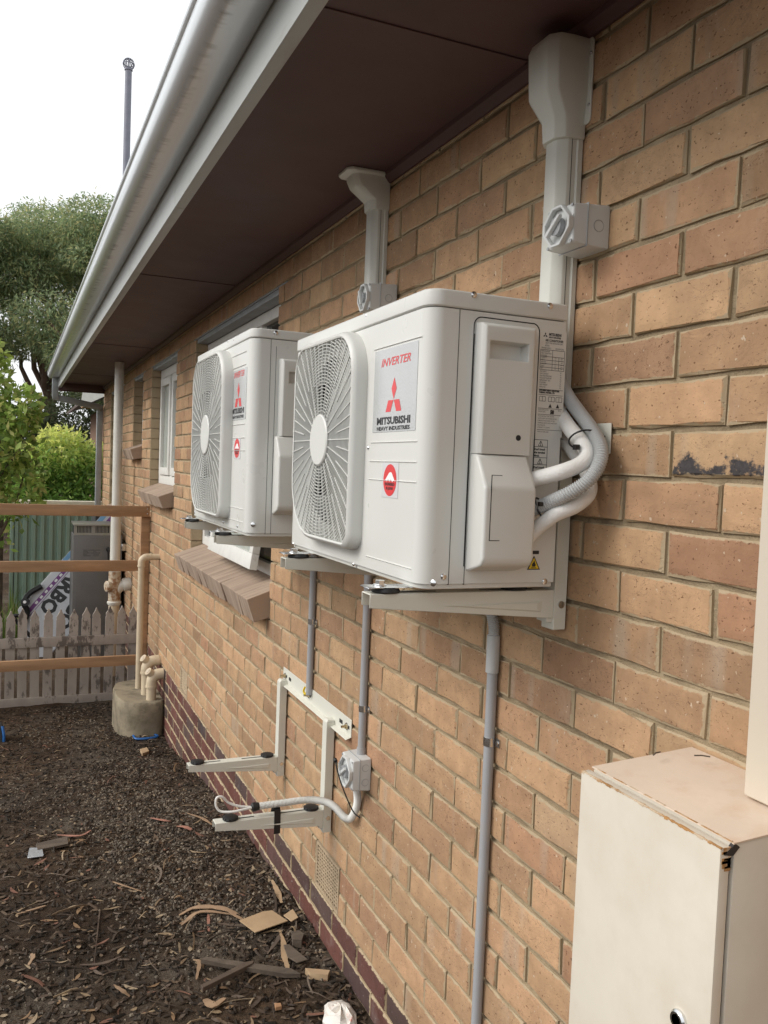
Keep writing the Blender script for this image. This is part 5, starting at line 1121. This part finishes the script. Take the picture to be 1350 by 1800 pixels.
wp = tag(MB().box(-1.33, PY(6, 950, 10.6).x, 10.58, 10.66, -.2, 1.5).build('wooden_post', M['oldwood'], None, bevel=.004), 'weathered wooden post at the left edge beside the green fence', 'post')
# ------------------------------------------------------------------ vent pole and neighbour roof
fp = thing('vent_pole', (.303, 12.5, -.2), 'tall slim steel vent pole with a wire basket cowl against the sky', 'vent pole')
ft = PY(226, 124, 12.5)
MB().tube([(ft.x-.004, 12.5, -.2), (ft.x, 12.5, ft.z)], .049, 16, True, [.055, .045]).build('pole', M['flue'], fp, smooth=True)
MB().cyl((ft.x, 12.5, ft.z), (ft.x, 12.5, ft.z+.03), .055, 16).build('collar', M['flue'], fp)
for k in range(6):
    t_ = math.pi*k/6; MB().tube([(ft.x+.075*math.sin(a)*math.cos(t_), 12.5+.075*math.sin(a)*math.sin(t_), ft.z+.085-.078*math.cos(a)) for a in np.linspace(0, 2*math.pi, 19)], .006, 6, False).build('cowl_wire', M['flue'], fp)
MB().tube([(ft.x+.076*math.cos(a), 12.5+.076*math.sin(a), ft.z+.085) for a in np.linspace(0, 2*math.pi, 19)], .006, 6, False).build('cowl_ring', M['flue'], fp)
nb = thing('outbuilding', (3, 17, -.2), 'small brick outbuilding with a white barge board beyond the far corner', 'building')
gx = PY(139, 700, 16).x; MB().box(gx+.5, 5, 16.2, 20, -.2, 2.8).build('wall', M['neigh'], nb)
MB().quadbox([(gx+.02, 15.62, 2.80), (gx+.02, 20.4, 2.80), (2.6, 20.4, 4.2), (2.6, 15.62, 4.2)], [(gx+.02, 15.62, 2.85), (gx+.02, 20.4, 2.85), (2.6, 20.4, 4.25), (2.6, 15.62, 4.25)]).build('roof', M['roof'], nb)
MB().quadbox([(gx, 15.6, 2.73), (gx+.03, 15.6, 2.98), (2.6, 15.6, 4.38), (2.6, 15.6, 4.12)], [(gx, 15.62, 2.73), (gx+.03, 15.62, 2.98), (2.6, 15.62, 4.38), (2.6, 15.62, 4.12)]).build('barge_board', M['winpaint'], nb)
MB().box(gx+.05, 4.5, 15.625, 16.19, 2.74, 2.76).build('soffit', M['timber'], nb)
# ------------------------------------------------------------------ trees and shrubs
def leafset(n, blobs, ln, wd, cols, droop, rnd, spread=.35, shell=.55):
    """n leaf blades spread through ellipsoid clumps (cx,cy,cz,rx,ry,rz,weight)"""
    g = np.random.default_rng(rnd); w = np.array([b[6] for b in blobs], float); w /= w.sum()
    k = g.choice(len(blobs), n, p=w); B = np.array(blobs)[k]
    d = g.normal(size=(n, 3)); d /= np.linalg.norm(d, axis=1)[:, None]; r = g.random(n)**(1/3)*(1-shell)+shell*g.random(n)**.3
    p = B[:, :3]+d*r[:, None]*B[:, 3:6]+g.normal(size=(n, 3))*B[:, 3:6]*.06
    ax = g.normal(size=(n, 3))+d*.6; ax[:, 2] -= droop; ax /= np.linalg.norm(ax, axis=1)[:, None]
    q = g.normal(size=(n, 3)); sd = np.cross(ax, q); sd /= np.linalg.norm(sd, axis=1)[:, None]; nn = np.cross(ax, sd)
    L = ln*(.6+.8*g.random(n))[:, None]; Wd = wd*(.6+.8*g.random(n))[:, None]
    v = np.stack([p, p+ax*L*.5+sd*Wd*.5+nn*L*.06, p+ax*L, p+ax*L*.5-sd*Wd*.5+nn*L*.06], 1).reshape(-1, 3)
    C = np.array(cols)[g.integers(0, len(cols), n)]*(.7+.6*g.random(n))[:, None]
    return v, C, p
def leafobj(name, v, C, mat, par):
    n = len(v)//4; me = bpy.data.meshes.new(name); me.vertices.add(len(v)); c = v.mean(0); me.vertices.foreach_set('co', (v-c).astype(np.float32).ravel())
    me.loops.add(4*n); me.loops.foreach_set('vertex_index', np.arange(4*n, dtype=np.int32)); me.polygons.add(n); me.polygons.foreach_set('loop_start', np.arange(0, 4*n, 4, dtype=np.int32))
    me.update(); me.validate()
    a = me.attributes.new('col', 'FLOAT_COLOR', 'POINT'); a.data.foreach_set('color', np.concatenate([np.repeat(C, 4, 0), np.ones((4*n, 1))], 1).astype(np.float32).ravel())
    me.materials.append(mat); return link(bpy.data.objects.new(name, me), par, Vector(c))
def limb(mb_, a, b, r0, r1, rnd, n=7, wob=.12):
    a, b = Vector(a), Vector(b); L = (b-a).length; P = []
    for k in range(n):
        t = k/(n-1); P.append(a.lerp(b, t)+Vector((rnd.uniform(-1, 1), rnd.uniform(-1, 1), rnd.uniform(-.4, .4)))*wob*L*.25*math.sin(math.pi*t))
    mb_.tube(P, r0, 8, True, [r0+(r1-r0)*k/(n-1) for k in range(n)])
GUM = [(.30, .37, .18), (.37, .43, .20), (.26, .34, .19), (.46, .44, .21), (.20, .28, .14), (.34, .40, .23)]
def gum(x, y, h, label, seed, wide=2.6, n=30000):
    r = random.Random(seed); t = thing('gum_tree', (x, y, -.2), label, 'tree', 'gum trees beyond the garden'); tr = MB()
    fork = Vector((x+r.uniform(-.3, .3), y, h*.34)); limb(tr, (x, y, -.25), fork, .30, .22, r)
    blobs = []
    for k in range(11):
        a = 2*math.pi*k/11+r.uniform(-.3, .3); rad = wide*r.uniform(.25, 1); lev = r.choice((.60, .74, .86)) if k > 3 else .88
        top = Vector((x+rad*math.cos(a)*(1.15-.4*lev), y+rad*.8*math.sin(a), h*lev)); limb(tr, fork+Vector((0, 0, r.uniform(-.4, .5))), top-Vector((0, 0, .3)), .12, .03, r, 8, .3)
        blobs.append((top.x, top.y, top.z, r.uniform(.9, 1.45), r.uniform(.9, 1.4), r.uniform(.55, .85), 1.0 if lev > .7 else .5))
        for q in range(2): blobs.append((top.x+r.uniform(-1, 1), top.y+r.uniform(-1, 1), top.z-r.uniform(.3, 1.3), r.uniform(.5, .9), r.uniform(.5, .9), r.uniform(.35, .6), .32))
    blobs.append((x, y, h*.93, wide*.55, wide*.5, h*.07, 1.3))
    for q in range(5): blobs.append((x+r.uniform(-2.2, 2.2), y+r.uniform(-1, 1), h*r.uniform(.36, .56), r.uniform(.7, 1.2), .9, r.uniform(.5, .9), .5))
    tr.build('trunk', M['bark'], t, smooth=True); v, C, p = leafset(n, blobs, .17, .042, GUM, .9, seed)
    # sun-bleached tips on the outer clumps
    leafobj('crown', v, C, M['gumleaf'], t)
gum(-3.4, 30.5, 10.2, 'gum tree farthest left, its crown cut by the left edge', 21, 2.8, 32000)
gum(-.2, 32, 10.5, 'tall gum tree in the middle of the row, crown clear against the sky', 22, 2.6, 44000)
gum(1.35, 29.5, 10.3, 'gum tree half hidden behind the gutter end', 23, 2.6, 44000)
gum(5.2, 33, 10, 'gum tree wholly behind the eave, rightmost of the row', 24, 2.6, 12000)
DK = [(.06, .08, .035), (.08, .10, .04), (.05, .065, .03), (.095, .105, .05)]
def shrub(name, label, blobs, n, ln, wd, cols, seed, base, stems, cat='shrub', group='shrubs beyond the fences', droop=.2, mat='leaf', top=None):
    r = random.Random(seed); b0 = Vector(base); t = thing(name, base, label, cat, group); st = MB()
    for k in range(stems):
        b = blobs[k % len(blobs)]; limb(st, b0+Vector((r.uniform(-.15, .15), r.uniform(-.15, .15), -.03)), (b[0]+r.uniform(-.3, .3)*b[3], b[1], b[2]+r.uniform(-.2, .6)*b[5]), .03, .008, r, 7, .25)
    st.build('stems', M['stem'], t, smooth=True); v, C, p = leafset(n, blobs, ln, wd, cols, droop, seed)
    if top:
        g = np.random.default_rng(seed+9); f = np.clip((p[:, 2]-top[0])/(top[1]-top[0])+g.normal(size=len(p))*.22, 0, 1)[:, None]; C = C*(1-f)+np.array(top[2])*(.75+.5*g.random((len(p), 1)))*f
    leafobj('foliage', v, C, M[mat], t)
LB = [(.32, .46, .11), (.42, .55, .15), (.24, .36, .08), (.52, .62, .19), (.18, .27, .07), (.58, .58, .22)]
shrub('citrus_shrub', 'tall bright leafy shrub at the left edge, nearest beyond the fence', [(-1.55, 9.6, 1.3, .55, .5, .75, 1), (-1.25, 9.5, 2.0, .42, .4, .45, 1), (-1.35, 9.6, 2.65, .28, .3, .38, .6), (-1.0, 9.4, 2.35, .22, .25, .22, .35), (-1.9, 9.8, 2.2, .6, .5, .8, 1), (-1.0, 9.5, 1.55, .25, .3, .35, .4)], 4300, .09, .05, LB, 31, (-1.5, 9.6, -.2), 9, top=(2.3, 3.2, (.22, .26, .05)))
YB = [(.20, .36, .07), (.27, .44, .09), (.15, .28, .06), (.34, .50, .11), (.11, .20, .045)]
shrub('golden_bush', 'rounded yellow-tipped green bush behind the green fence', [(-.30, 14.6, 1.25, .78, .6, .75, 1), (-.40, 14.5, 1.85, .55, .5, .5, .8), (.15, 14.7, 1.5, .55, .5, .65, .7), (-.85, 14.6, 1.1, .5, .5, .6, .6), (-.1, 14.5, .6, .8, .5, .5, .5), (.6, 14.8, 1.6, .4, .5, .6, .3)], 11000, .10, .04, YB, 32, (-.25, 14.6, -.2), 10, top=(1.6, 2.55, (.85, .84, .26)))
shrub('dark_shrub', 'dark understorey shrub below the gum trees, left', [(-2.6, 24, 1.6, 1.3, .9, 1.5, 1), (-1.4, 24.5, 1.2, 1.1, .9, 1.2, 1), (-2, 24, 2.7, 1, .8, .8, .7)], 9000, .13, .05, DK, 33, (-2.2, 24, -.2), 6)
shrub('dark_shrub', 'dark understorey shrub below the gum trees, centre', [(.1, 25, 1.5, 1.3, .9, 1.6, 1), (.5, 25.4, 2.9, 1.2, .8, .9, .8), (-.8, 25, 2.3, .8, .8, .9, .6)], 9000, .13, .05, DK, 34, (0, 25, -.2), 6)
shrub('dark_shrub', 'dark understorey shrub below the gum trees, right behind the gutter end', [(2.2, 24.5, 1.8, 1.4, .9, 1.8, 1), (1.7, 24.8, 3.2, 1.0, .8, .8, .7)], 8000, .13, .05, DK, 35, (2, 24.5, -.2), 6)
v, C, p = leafset(26000, [(x_, 46+random.uniform(-3, 3), random.uniform(.8, 2.4), 2.6, 1.6, random.uniform(1.5, 2.6), 1) for x_ in range(-46, 50, 3)], .42, .16, DK, .2, 41)
far_wood = leafobj('far_wood', v, C, M['leaf'], None); far_wood['kind'] = 'stuff'; far_wood['label'] = 'far belt of dark trees along the horizon'; far_wood['category'] = 'trees'
# strappy weeds in front of the green fence
gr_ = MB(); wr = random.Random(8)
for k in range(420):
    x = wr.uniform(-1.6, -.72); y = wr.uniform(9.9, 11.7); h = wr.uniform(.12, .5)*(1.25 if x < -1.0 else .8); a = wr.uniform(0, 6.28); b = wr.uniform(.02, .22); w_ = wr.uniform(.006, .014)
    c = wr.choice(((.12, .20, .04), (.17, .24, .06), (.22, .24, .08), (.30, .25, .12), (.09, .15, .03))); dx, dy = math.cos(a), math.sin(a); sxx, syy = -dy*w_, dx*w_
    P = [(x+dx*b*t_*t_, y+dy*b*t_*t_, -.2+h*(t_-.25*t_*t_)) for t_ in (0, .35, .7, 1)]
    vs = []
    for i, (px_, py_, pz_) in enumerate(P): s_ = 1-i*.3; vs += [(px_+sxx*s_, py_+syy*s_, pz_), (px_-sxx*s_, py_-syy*s_, pz_)]
    gr_.add(vs, [(0, 1, 3, 2), (2, 3, 5, 4), (4, 5, 7, 6)], c)
o = gr_.build('weeds', M['grass'], None); o['kind'] = 'stuff'; o['label'] = 'strappy weeds growing along the green fence'; o['category'] = 'weeds'
# ------------------------------------------------------------------ litter on the ground
lr = np.random.default_rng(77)
def inside(n, x0, x1, y0, y1):
    """points scattered more densely close to the camera and along the wall"""
    y = y0+(y1-y0)*lr.random(n)**1.35; x = x1-(x1-x0)*lr.random(n)**1.15; return x, y
def gravel_w(x, y):
    return max(0, min(1, (.15+.75*noise.noise(Vector((x*1.3+5, y*1.1, 2))))+1.0*math.exp(-((x+.40)/.24)**2)*math.exp(-((y-4.6)/1.6)**2)-.02))
mul = MB(); MC = [(.026, .018, .012), (.038, .026, .018), (.062, .042, .028), (.09, .062, .042), (.022, .016, .011), (.125, .088, .06), (.05, .038, .03)]
x, y = inside(15000, -2.6, -.004, 2.1, 7.5)
for k in range(len(x)):
    L, w_ = .006+.02*lr.random()**2, .003+.006*lr.random(); a = lr.random()*6.28; t = (lr.random()-.5)*.9; z = GB(x[k], y[k])+.002+.004*lr.random()
    c, s = math.cos(a), math.sin(a); h = .0025+.003*lr.random()
    p = lambda u_, v_, q: (x[k]+u_*c-v_*s, y[k]+u_*s+v_*c, z+q+u_*t)
    mul.add([p(-L, -w_, 0), p(L, -w_*.6, 0), p(L*.9, w_*.7, 0), p(-L*.9, w_, 0), p(-L*.5, 0, h), p(L*.6, 0, h)], [(0, 1, 5, 4), (1, 2, 5), (2, 3, 4, 5), (3, 0, 4)], MC[lr.integers(len(MC))])
o = mul.build('mulch', M['litter']); o['kind'] = 'stuff'; o['label'] = 'dark bark mulch covering the side path'; o['category'] = 'mulch'
gv = MB(); x, y = inside(60000, -2.2, -.01, 2.2, 7.4); GC = [(.16, .132, .10), (.23, .188, .142), (.10, .083, .064), (.29, .236, .175), (.065, .054, .043), (.19, .16, .128)]
for k in range(len(x)):
    if lr.random() > gravel_w(x[k], y[k]): continue
    r_ = .003+.007*lr.random()**2; z = GB(x[k], y[k])+r_*.25; a = lr.random()*6.28
    e = [(r_*math.cos(a+i*1.57)*(.8+.4*lr.random()), r_*math.sin(a+i*1.57)*(.8+.4*lr.random())) for i in range(4)]
    gv.add([(x[k]+p[0], y[k]+p[1], z) for p in e]+[(x[k]+p[0]*.45, y[k]+p[1]*.45, z+r_*.6) for p in e], [(0, 1, 5, 4), (1, 2, 6, 5), (2, 3, 7, 6), (3, 0, 4, 7), (4, 5, 6, 7)], GC[lr.integers(len(GC))])
o = gv.build('gravel', M['stone']); o['kind'] = 'stuff'; o['label'] = 'pale crushed gravel showing through the mulch'; o['category'] = 'gravel'
def leaf(mb_, x, y, L, w_, a, c, curl, lift=0):
    z = GB(x, y)+.004+lift; cs, sn = math.cos(a), math.sin(a); vs = []
    N = 5; bendy = (lr.random()-.5)*1.2; tw = (lr.random()-.5)*1.4; tilt = (lr.random()-.5)*.5
    for i in range(N):
        t = i/(N-1); u_ = (t-.5)*L; ww = w_*math.sin(math.pi*min(1, .06+t*.92))**.8; v0 = bendy*L*.5*(t-.5)**2*2
        zz = curl*L*(4*(t-.5)**2)+tilt*u_*.4; q = tw*(t-.5)
        for sg in (-1, 1):
            vv = v0+sg*ww*.5; vs.append((x+u_*cs-vv*sn, y+u_*sn+vv*cs, z+max(0, zz+sg*ww*.5*q)+.35*ww*abs(sg)*.3))
    mb_.add(vs, [(2*i, 2*i+1, 2*i+3, 2*i+2) for i in range(N-1)], c)
LC = [(.20, .135, .08), (.27, .17, .095), (.15, .105, .07), (.32, .23, .14), (.10, .07, .05), (.22, .11, .075), (.38, .29, .19), (.07, .052, .04), (.14, .105, .08), (.17, .13, .10), (.09, .065, .048)]
lf = MB(); x, y = inside(2600, -2.6, -.02, 2.15, 7.4)
for k in range(len(x)):
    s_ = .65 if y[k] > 4.2 else 1
    leaf(lf, x[k], y[k], (.02+.055*lr.random()**1.5)*s_, (.006+.012*lr.random())*s_, lr.random()*6.28, LC[lr.integers(len(LC))], .10*lr.random())
o = lf.build('leaf_litter', M['litter']); o['kind'] = 'stuff'; o['label'] = 'dry gum leaves scattered over the mulch'; o['category'] = 'leaves'
bs = MB(); x, y = inside(520, -2.4, -.05, 2.2, 6.6)
for k in range(len(x)):
    L = .04+.16*lr.random()**2; a = lr.random()*6.28; c = LC[lr.integers(len(LC))] if lr.random() < .6 else (.06, .042, .03); r0 = .0012+.0028*lr.random()**2; cur = (lr.random()-.5)*1.6; vs = []
    N = 6; hz = .025*lr.random()
    for i in range(N):
        t = i/(N-1)-.5; aa = a+cur*t; px_, py_ = x[k]+L*t*math.cos(aa), y[k]+L*t*math.sin(aa)
        if px_ > -.012: px_ = -.012
        pz_ = GB(px_, py_)+.004+hz*(1-4*t*t)
        for j in range(3): q = j*2.094; vs.append((px_+r0*1.6*math.cos(q)*-math.sin(aa), py_+r0*1.6*math.cos(q)*math.cos(aa), pz_+r0*math.sin(q)))
    bs.add(vs, [(3*i+j, 3*i+(j+1) % 3, 3*(i+1)+(j+1) % 3, 3*(i+1)+j) for i in range(N-1) for j in range(3)], c)
o = bs.build('bark_twigs', M['litter']); o['kind'] = 'stuff'; o['label'] = 'thin twigs and bark shreds over the mulch'; o['category'] = 'twigs'
# ------------------------------------------------------------------ single larger pieces
def strip_piece(name, label, pts, w_, th, mat, cat='bark strip', group=None, up=.006, taper=.35):
    """curled strip following pixels of the ground"""
    P = [PG(u_, v_) for u_, v_ in pts]; P = spline([(p.x if p.x < -.02 else -.02, p.y, GB(p.x, p.y)+up+(.01 if 0 < i < len(P)-1 else 0)) for i, p in enumerate(P)], 5); m_ = MB(); n_ = len(P); vs = []
    for i, p in enumerate(P):
        d = (P[min(i+1, n_-1)]-P[max(i-1, 0)]); d.z = 0; d.normalize(); s_ = Vector((-d.y, d.x, 0)); f = w_*.5*(taper+(1-taper)*math.sin(math.pi*(i+.5)/n_))*random.uniform(.65, 1.2)
        vs += [p-s_*f+Vector((0, 0, th)), p+s_*f+Vector((0, 0, th*.6)), p+s_*f-Vector((0, 0, th*.4)), p-s_*f]
    m_.v = [tuple(v) for v in vs]; m_.f = [(4*i+j, 4*i+(j+1) % 4, 4*(i+1)+(j+1) % 4, 4*(i+1)+j) for i in range(n_-1) for j in range(4)]+[(3, 2, 1, 0), tuple(4*(n_-1)+k for k in range(4))]
    return tag(m_.build(name, mat, smooth=True, ang=60), label, cat, group)
M['barkpale'] = pm('pale_bark', (.33, .215, .13), .85, var=.2, vscale=14, bs=.3, bscale=80)
M['barkpink'] = pm('pink_bark', (.36, .17, .12), .85, var=.2, vscale=14)
M['barkdark'] = pm('dark_bark', (.10, .07, .05), .9, var=.25, vscale=14, bs=.4, bscale=80)
GS = 'bark strips on the mulch'
for pts, w_, mt, lb in (
    ([(315, 1612), (345, 1602), (395, 1605), (430, 1622)], .028, 'barkpale', 'curved pale bark strip left of the cardboard'),
    ([(318, 1630), (352, 1610), (410, 1610)], .020, 'barkpale', 'pale bark strip crossing behind the curved one'),
    ([(366, 1610), (367, 1640)], .014, 'barkpink', 'short pinkish bark sliver left of the cardboard'),
    ([(382, 1626), (440, 1632)], .016, 'barkdark', 'grey stick pointing at the cardboard'),
    ([(330, 1432), (355, 1444), (373, 1452)], .016, 'barkpale', 'tan bark sliver under the lower bracket arm tip'),
    ([(50, 1700), (58, 1690), (55, 1680)], .016, 'barkpale', 'small hooked bark curl at the lower left'),
    ([(200, 1735), (215, 1750), (228, 1755)], .014, 'barkpale', 'straight pale sliver at the bottom left of centre'),
    ([(140, 1700), (180, 1702), (212, 1685)], .018, 'barkdark', 'brown bark strip curving up at the lower left'),
    ([(340, 1690), (350, 1700), (345, 1725)], .014, 'barkpale', 'curled bark strip left of the old board'),
    ([(30, 1610), (80, 1595)], .014, 'barkpale', 'thin straight bark strip at the left edge'),
    ([(190, 1550), (222, 1565), (250, 1570)], .008, 'barkpale', 'thin twig crossing the mulch in the middle'),
    ([(100, 1470), (140, 1475), (160, 1462)], .016, 'barkpink', 'reddish bark strip above the silver packet'),
    ([(180, 1560), (165, 1700)], .005, 'barkdark', 'long thin dark twig in the left half'),
    ([(495, 1590), (488, 1575), (478, 1550)], .024, 'freshwood', 'pale timber splinter leaning toward the wall behind the cardboard'),
    ([(492, 1640), (498, 1665), (500, 1690), (508, 1712)], .022, 'freshwood', 'long pale splinter running down from the cardboard'),
    ([(470, 1680), (488, 1660), (492, 1645)], .014, 'barkdark', 'dark curved stick beside the pale splinter'),
    ([(360, 1760), (375, 1775), (395, 1758)], .034, 'barkpale', 'large curled tan leaf at the bottom edge'),
    ([(265, 1440), (290, 1448), (300, 1446)], .018, 'barkpink', 'small red-brown strip near the pink leaf')):
    strip_piece('bark_strip' if 'twig' not in lb and 'stick' not in lb else 'stick', lb, pts, w_, .003, M[mt], 'bark strip', GS)
strip_piece('fallen_leaf', 'fresh pink leaf lying on the mulch below the bracket', [(312, 1455), (325, 1460), (338, 1462)], .028, .002, M['barkpink'], 'leaf', None, .008)
# broken cardboard by the wall
def flatpiece(name, label, cat, px, th, mat, lift=.01, extra=None):
    P = [PG(u_, v_) for u_, v_ in px]; m_ = MB(); lo = [(min(p.x, -.008), p.y, GB(min(p.x, -.008), p.y)+lift) for p in P]
    z = max(q[2] for q in lo); lo = [(a, b, c*.4+z*.6) for a, b, c in lo]
    m_.quadbox(lo, [(a, b, c+th) for a, b, c in lo]); return tag(m_.build(name, mat, bevel=.0008, seg=1), label, cat)
flatpiece('cardboard', 'flat piece of torn brown cardboard lying by the foot of the wall', 'cardboard', [(420, 1632), (462, 1615), (478, 1612), (500, 1625), (506, 1628), (448, 1651)], .004, M['card'], .018)
flatpiece('cardboard', 'small square cardboard flap touching the dark brick foot', 'cardboard', [(498, 1624), (514, 1613), (524, 1624), (512, 1634)], .004, M['card'], .022)
flatpiece('cardboard', 'bent grey-brown scrap below the torn cardboard', 'cardboard', [(498, 1674), (508, 1672), (541, 1698), (522, 1704), (505, 1694)], .004, M['oldwood'], .02)
flatpiece('old_board', 'weathered grey board half buried in the mulch', 'board', [(352, 1702), (362, 1698), (512, 1712), (528, 1722), (500, 1722), (395, 1712)], .016, M['oldwood'], .004)
flatpiece('timber_offcut', 'pale split timber block at the end of the old board', 'timber', [(536, 1714), (580, 1716), (576, 1726), (544, 1724)], .022, M['freshwood'], .0)
flatpiece('timber_offcut', 'dark broken stick lying across the old board', 'timber', [(352, 1752), (430, 1710), (446, 1706), (444, 1712), (356, 1758)], .016, M['barkdark'], .02)
flatpiece('stone_lump', 'brown lump of clay stone beside the cardboard', 'stone', [(512, 1655), (525, 1648), (534, 1655), (530, 1668), (514, 1666)], .03, M['oldwood'], .0)
flatpiece('timber_offcut', 'short grey timber chunk beside the silver packet', 'timber', [(63, 1490), (118, 1481), (120, 1490), (66, 1500)], .012, M['oldwood'], .004)
flatpiece('foil_packet', 'crumpled silver packet lying on the mulch at the left', 'packet', [(52, 1496), (74, 1495), (77, 1508), (48, 1513)], .004, M['foil'], .006)
flatpiece('brick_chip', 'small square brick chip on the path beyond the arms', 'brick chip', [(246, 1322), (258, 1319), (262, 1326), (250, 1330)], .022, M['card'], .0)
flatpiece('brick_chip', 'orange brick chip at the bottom of the picture', 'brick chip', [(482, 1774), (493, 1773), (495, 1780), (484, 1782)], .012, M['timber'], .008)
# crumpled white wrapper at the bottom
c = PG(604, 1795); wr_ = MB(); ring = []
n1, n2 = 12, 7
for i in range(n2):
    for j in range(n1):
        t, q = 2*math.pi*j/n1, math.pi*.5*i/(n2-1); rr = 1+.35*noise.noise(Vector((math.cos(t)*1.7, math.sin(t)*1.7, i*.6)))
        wr_.v.append((c.x-.01+.055*rr*math.cos(t)*math.cos(q), c.y+.075*rr*math.sin(t)*math.cos(q), c.z+.004+.045*math.sin(q)*(1+.5*noise.noise(Vector((t*2, i, 4))))))
wr_.f = [(i*n1+j, i*n1+(j+1) % n1, (i+1)*n1+(j+1) % n1, (i+1)*n1+j) for i in range(n2-1) for j in range(n1)]
tag(wr_.build('wrapper', M['wrap']), 'crumpled white wrapper with red print at the bottom of the wall', 'wrapper')
# blue strap by the concrete block
b0 = [PG(234, 1296), PG(255, 1291), PG(277, 1297), PG(262, 1301), PG(240, 1302), PG(234, 1296)]
tag(MB().tube(spline([(p.x, p.y, p.z+.014) for p in b0], 6), .008, 6).build('blue_strap', M['blue'], smooth=True), 'bright blue plastic strap lying before the concrete block', 'strap')
# black and blue shoe-like bag at the left edge
q = PG(4, 1300); bg_ = thing('tool_bag', (q.x-.04, q.y, q.z), 'dark bag with blue trim just cut by the left edge', 'bag')
MB().quadbox([(q.x-.22, q.y-.09, q.z-.01), (q.x+.02, q.y-.09, q.z-.01), (q.x+.02, q.y+.10, q.z-.01), (q.x-.22, q.y+.10, q.z-.01)], [(q.x-.22, q.y-.06, q.z+.14), (q.x+.0, q.y-.06, q.z+.11), (q.x+.0, q.y+.07, q.z+.11), (q.x-.22, q.y+.07, q.z+.14)]).build('bag_body', M['bin'], bg_, bevel=.02, seg=3)
MB().tube(spline([(q.x+.012, q.y-.085, q.z+.01), (q.x+.01, q.y-.08, q.z+.06), (q.x-.0, q.y-.06, q.z+.115)]), .01, 8).build('blue_trim', M['blue'], bg_, smooth=True)
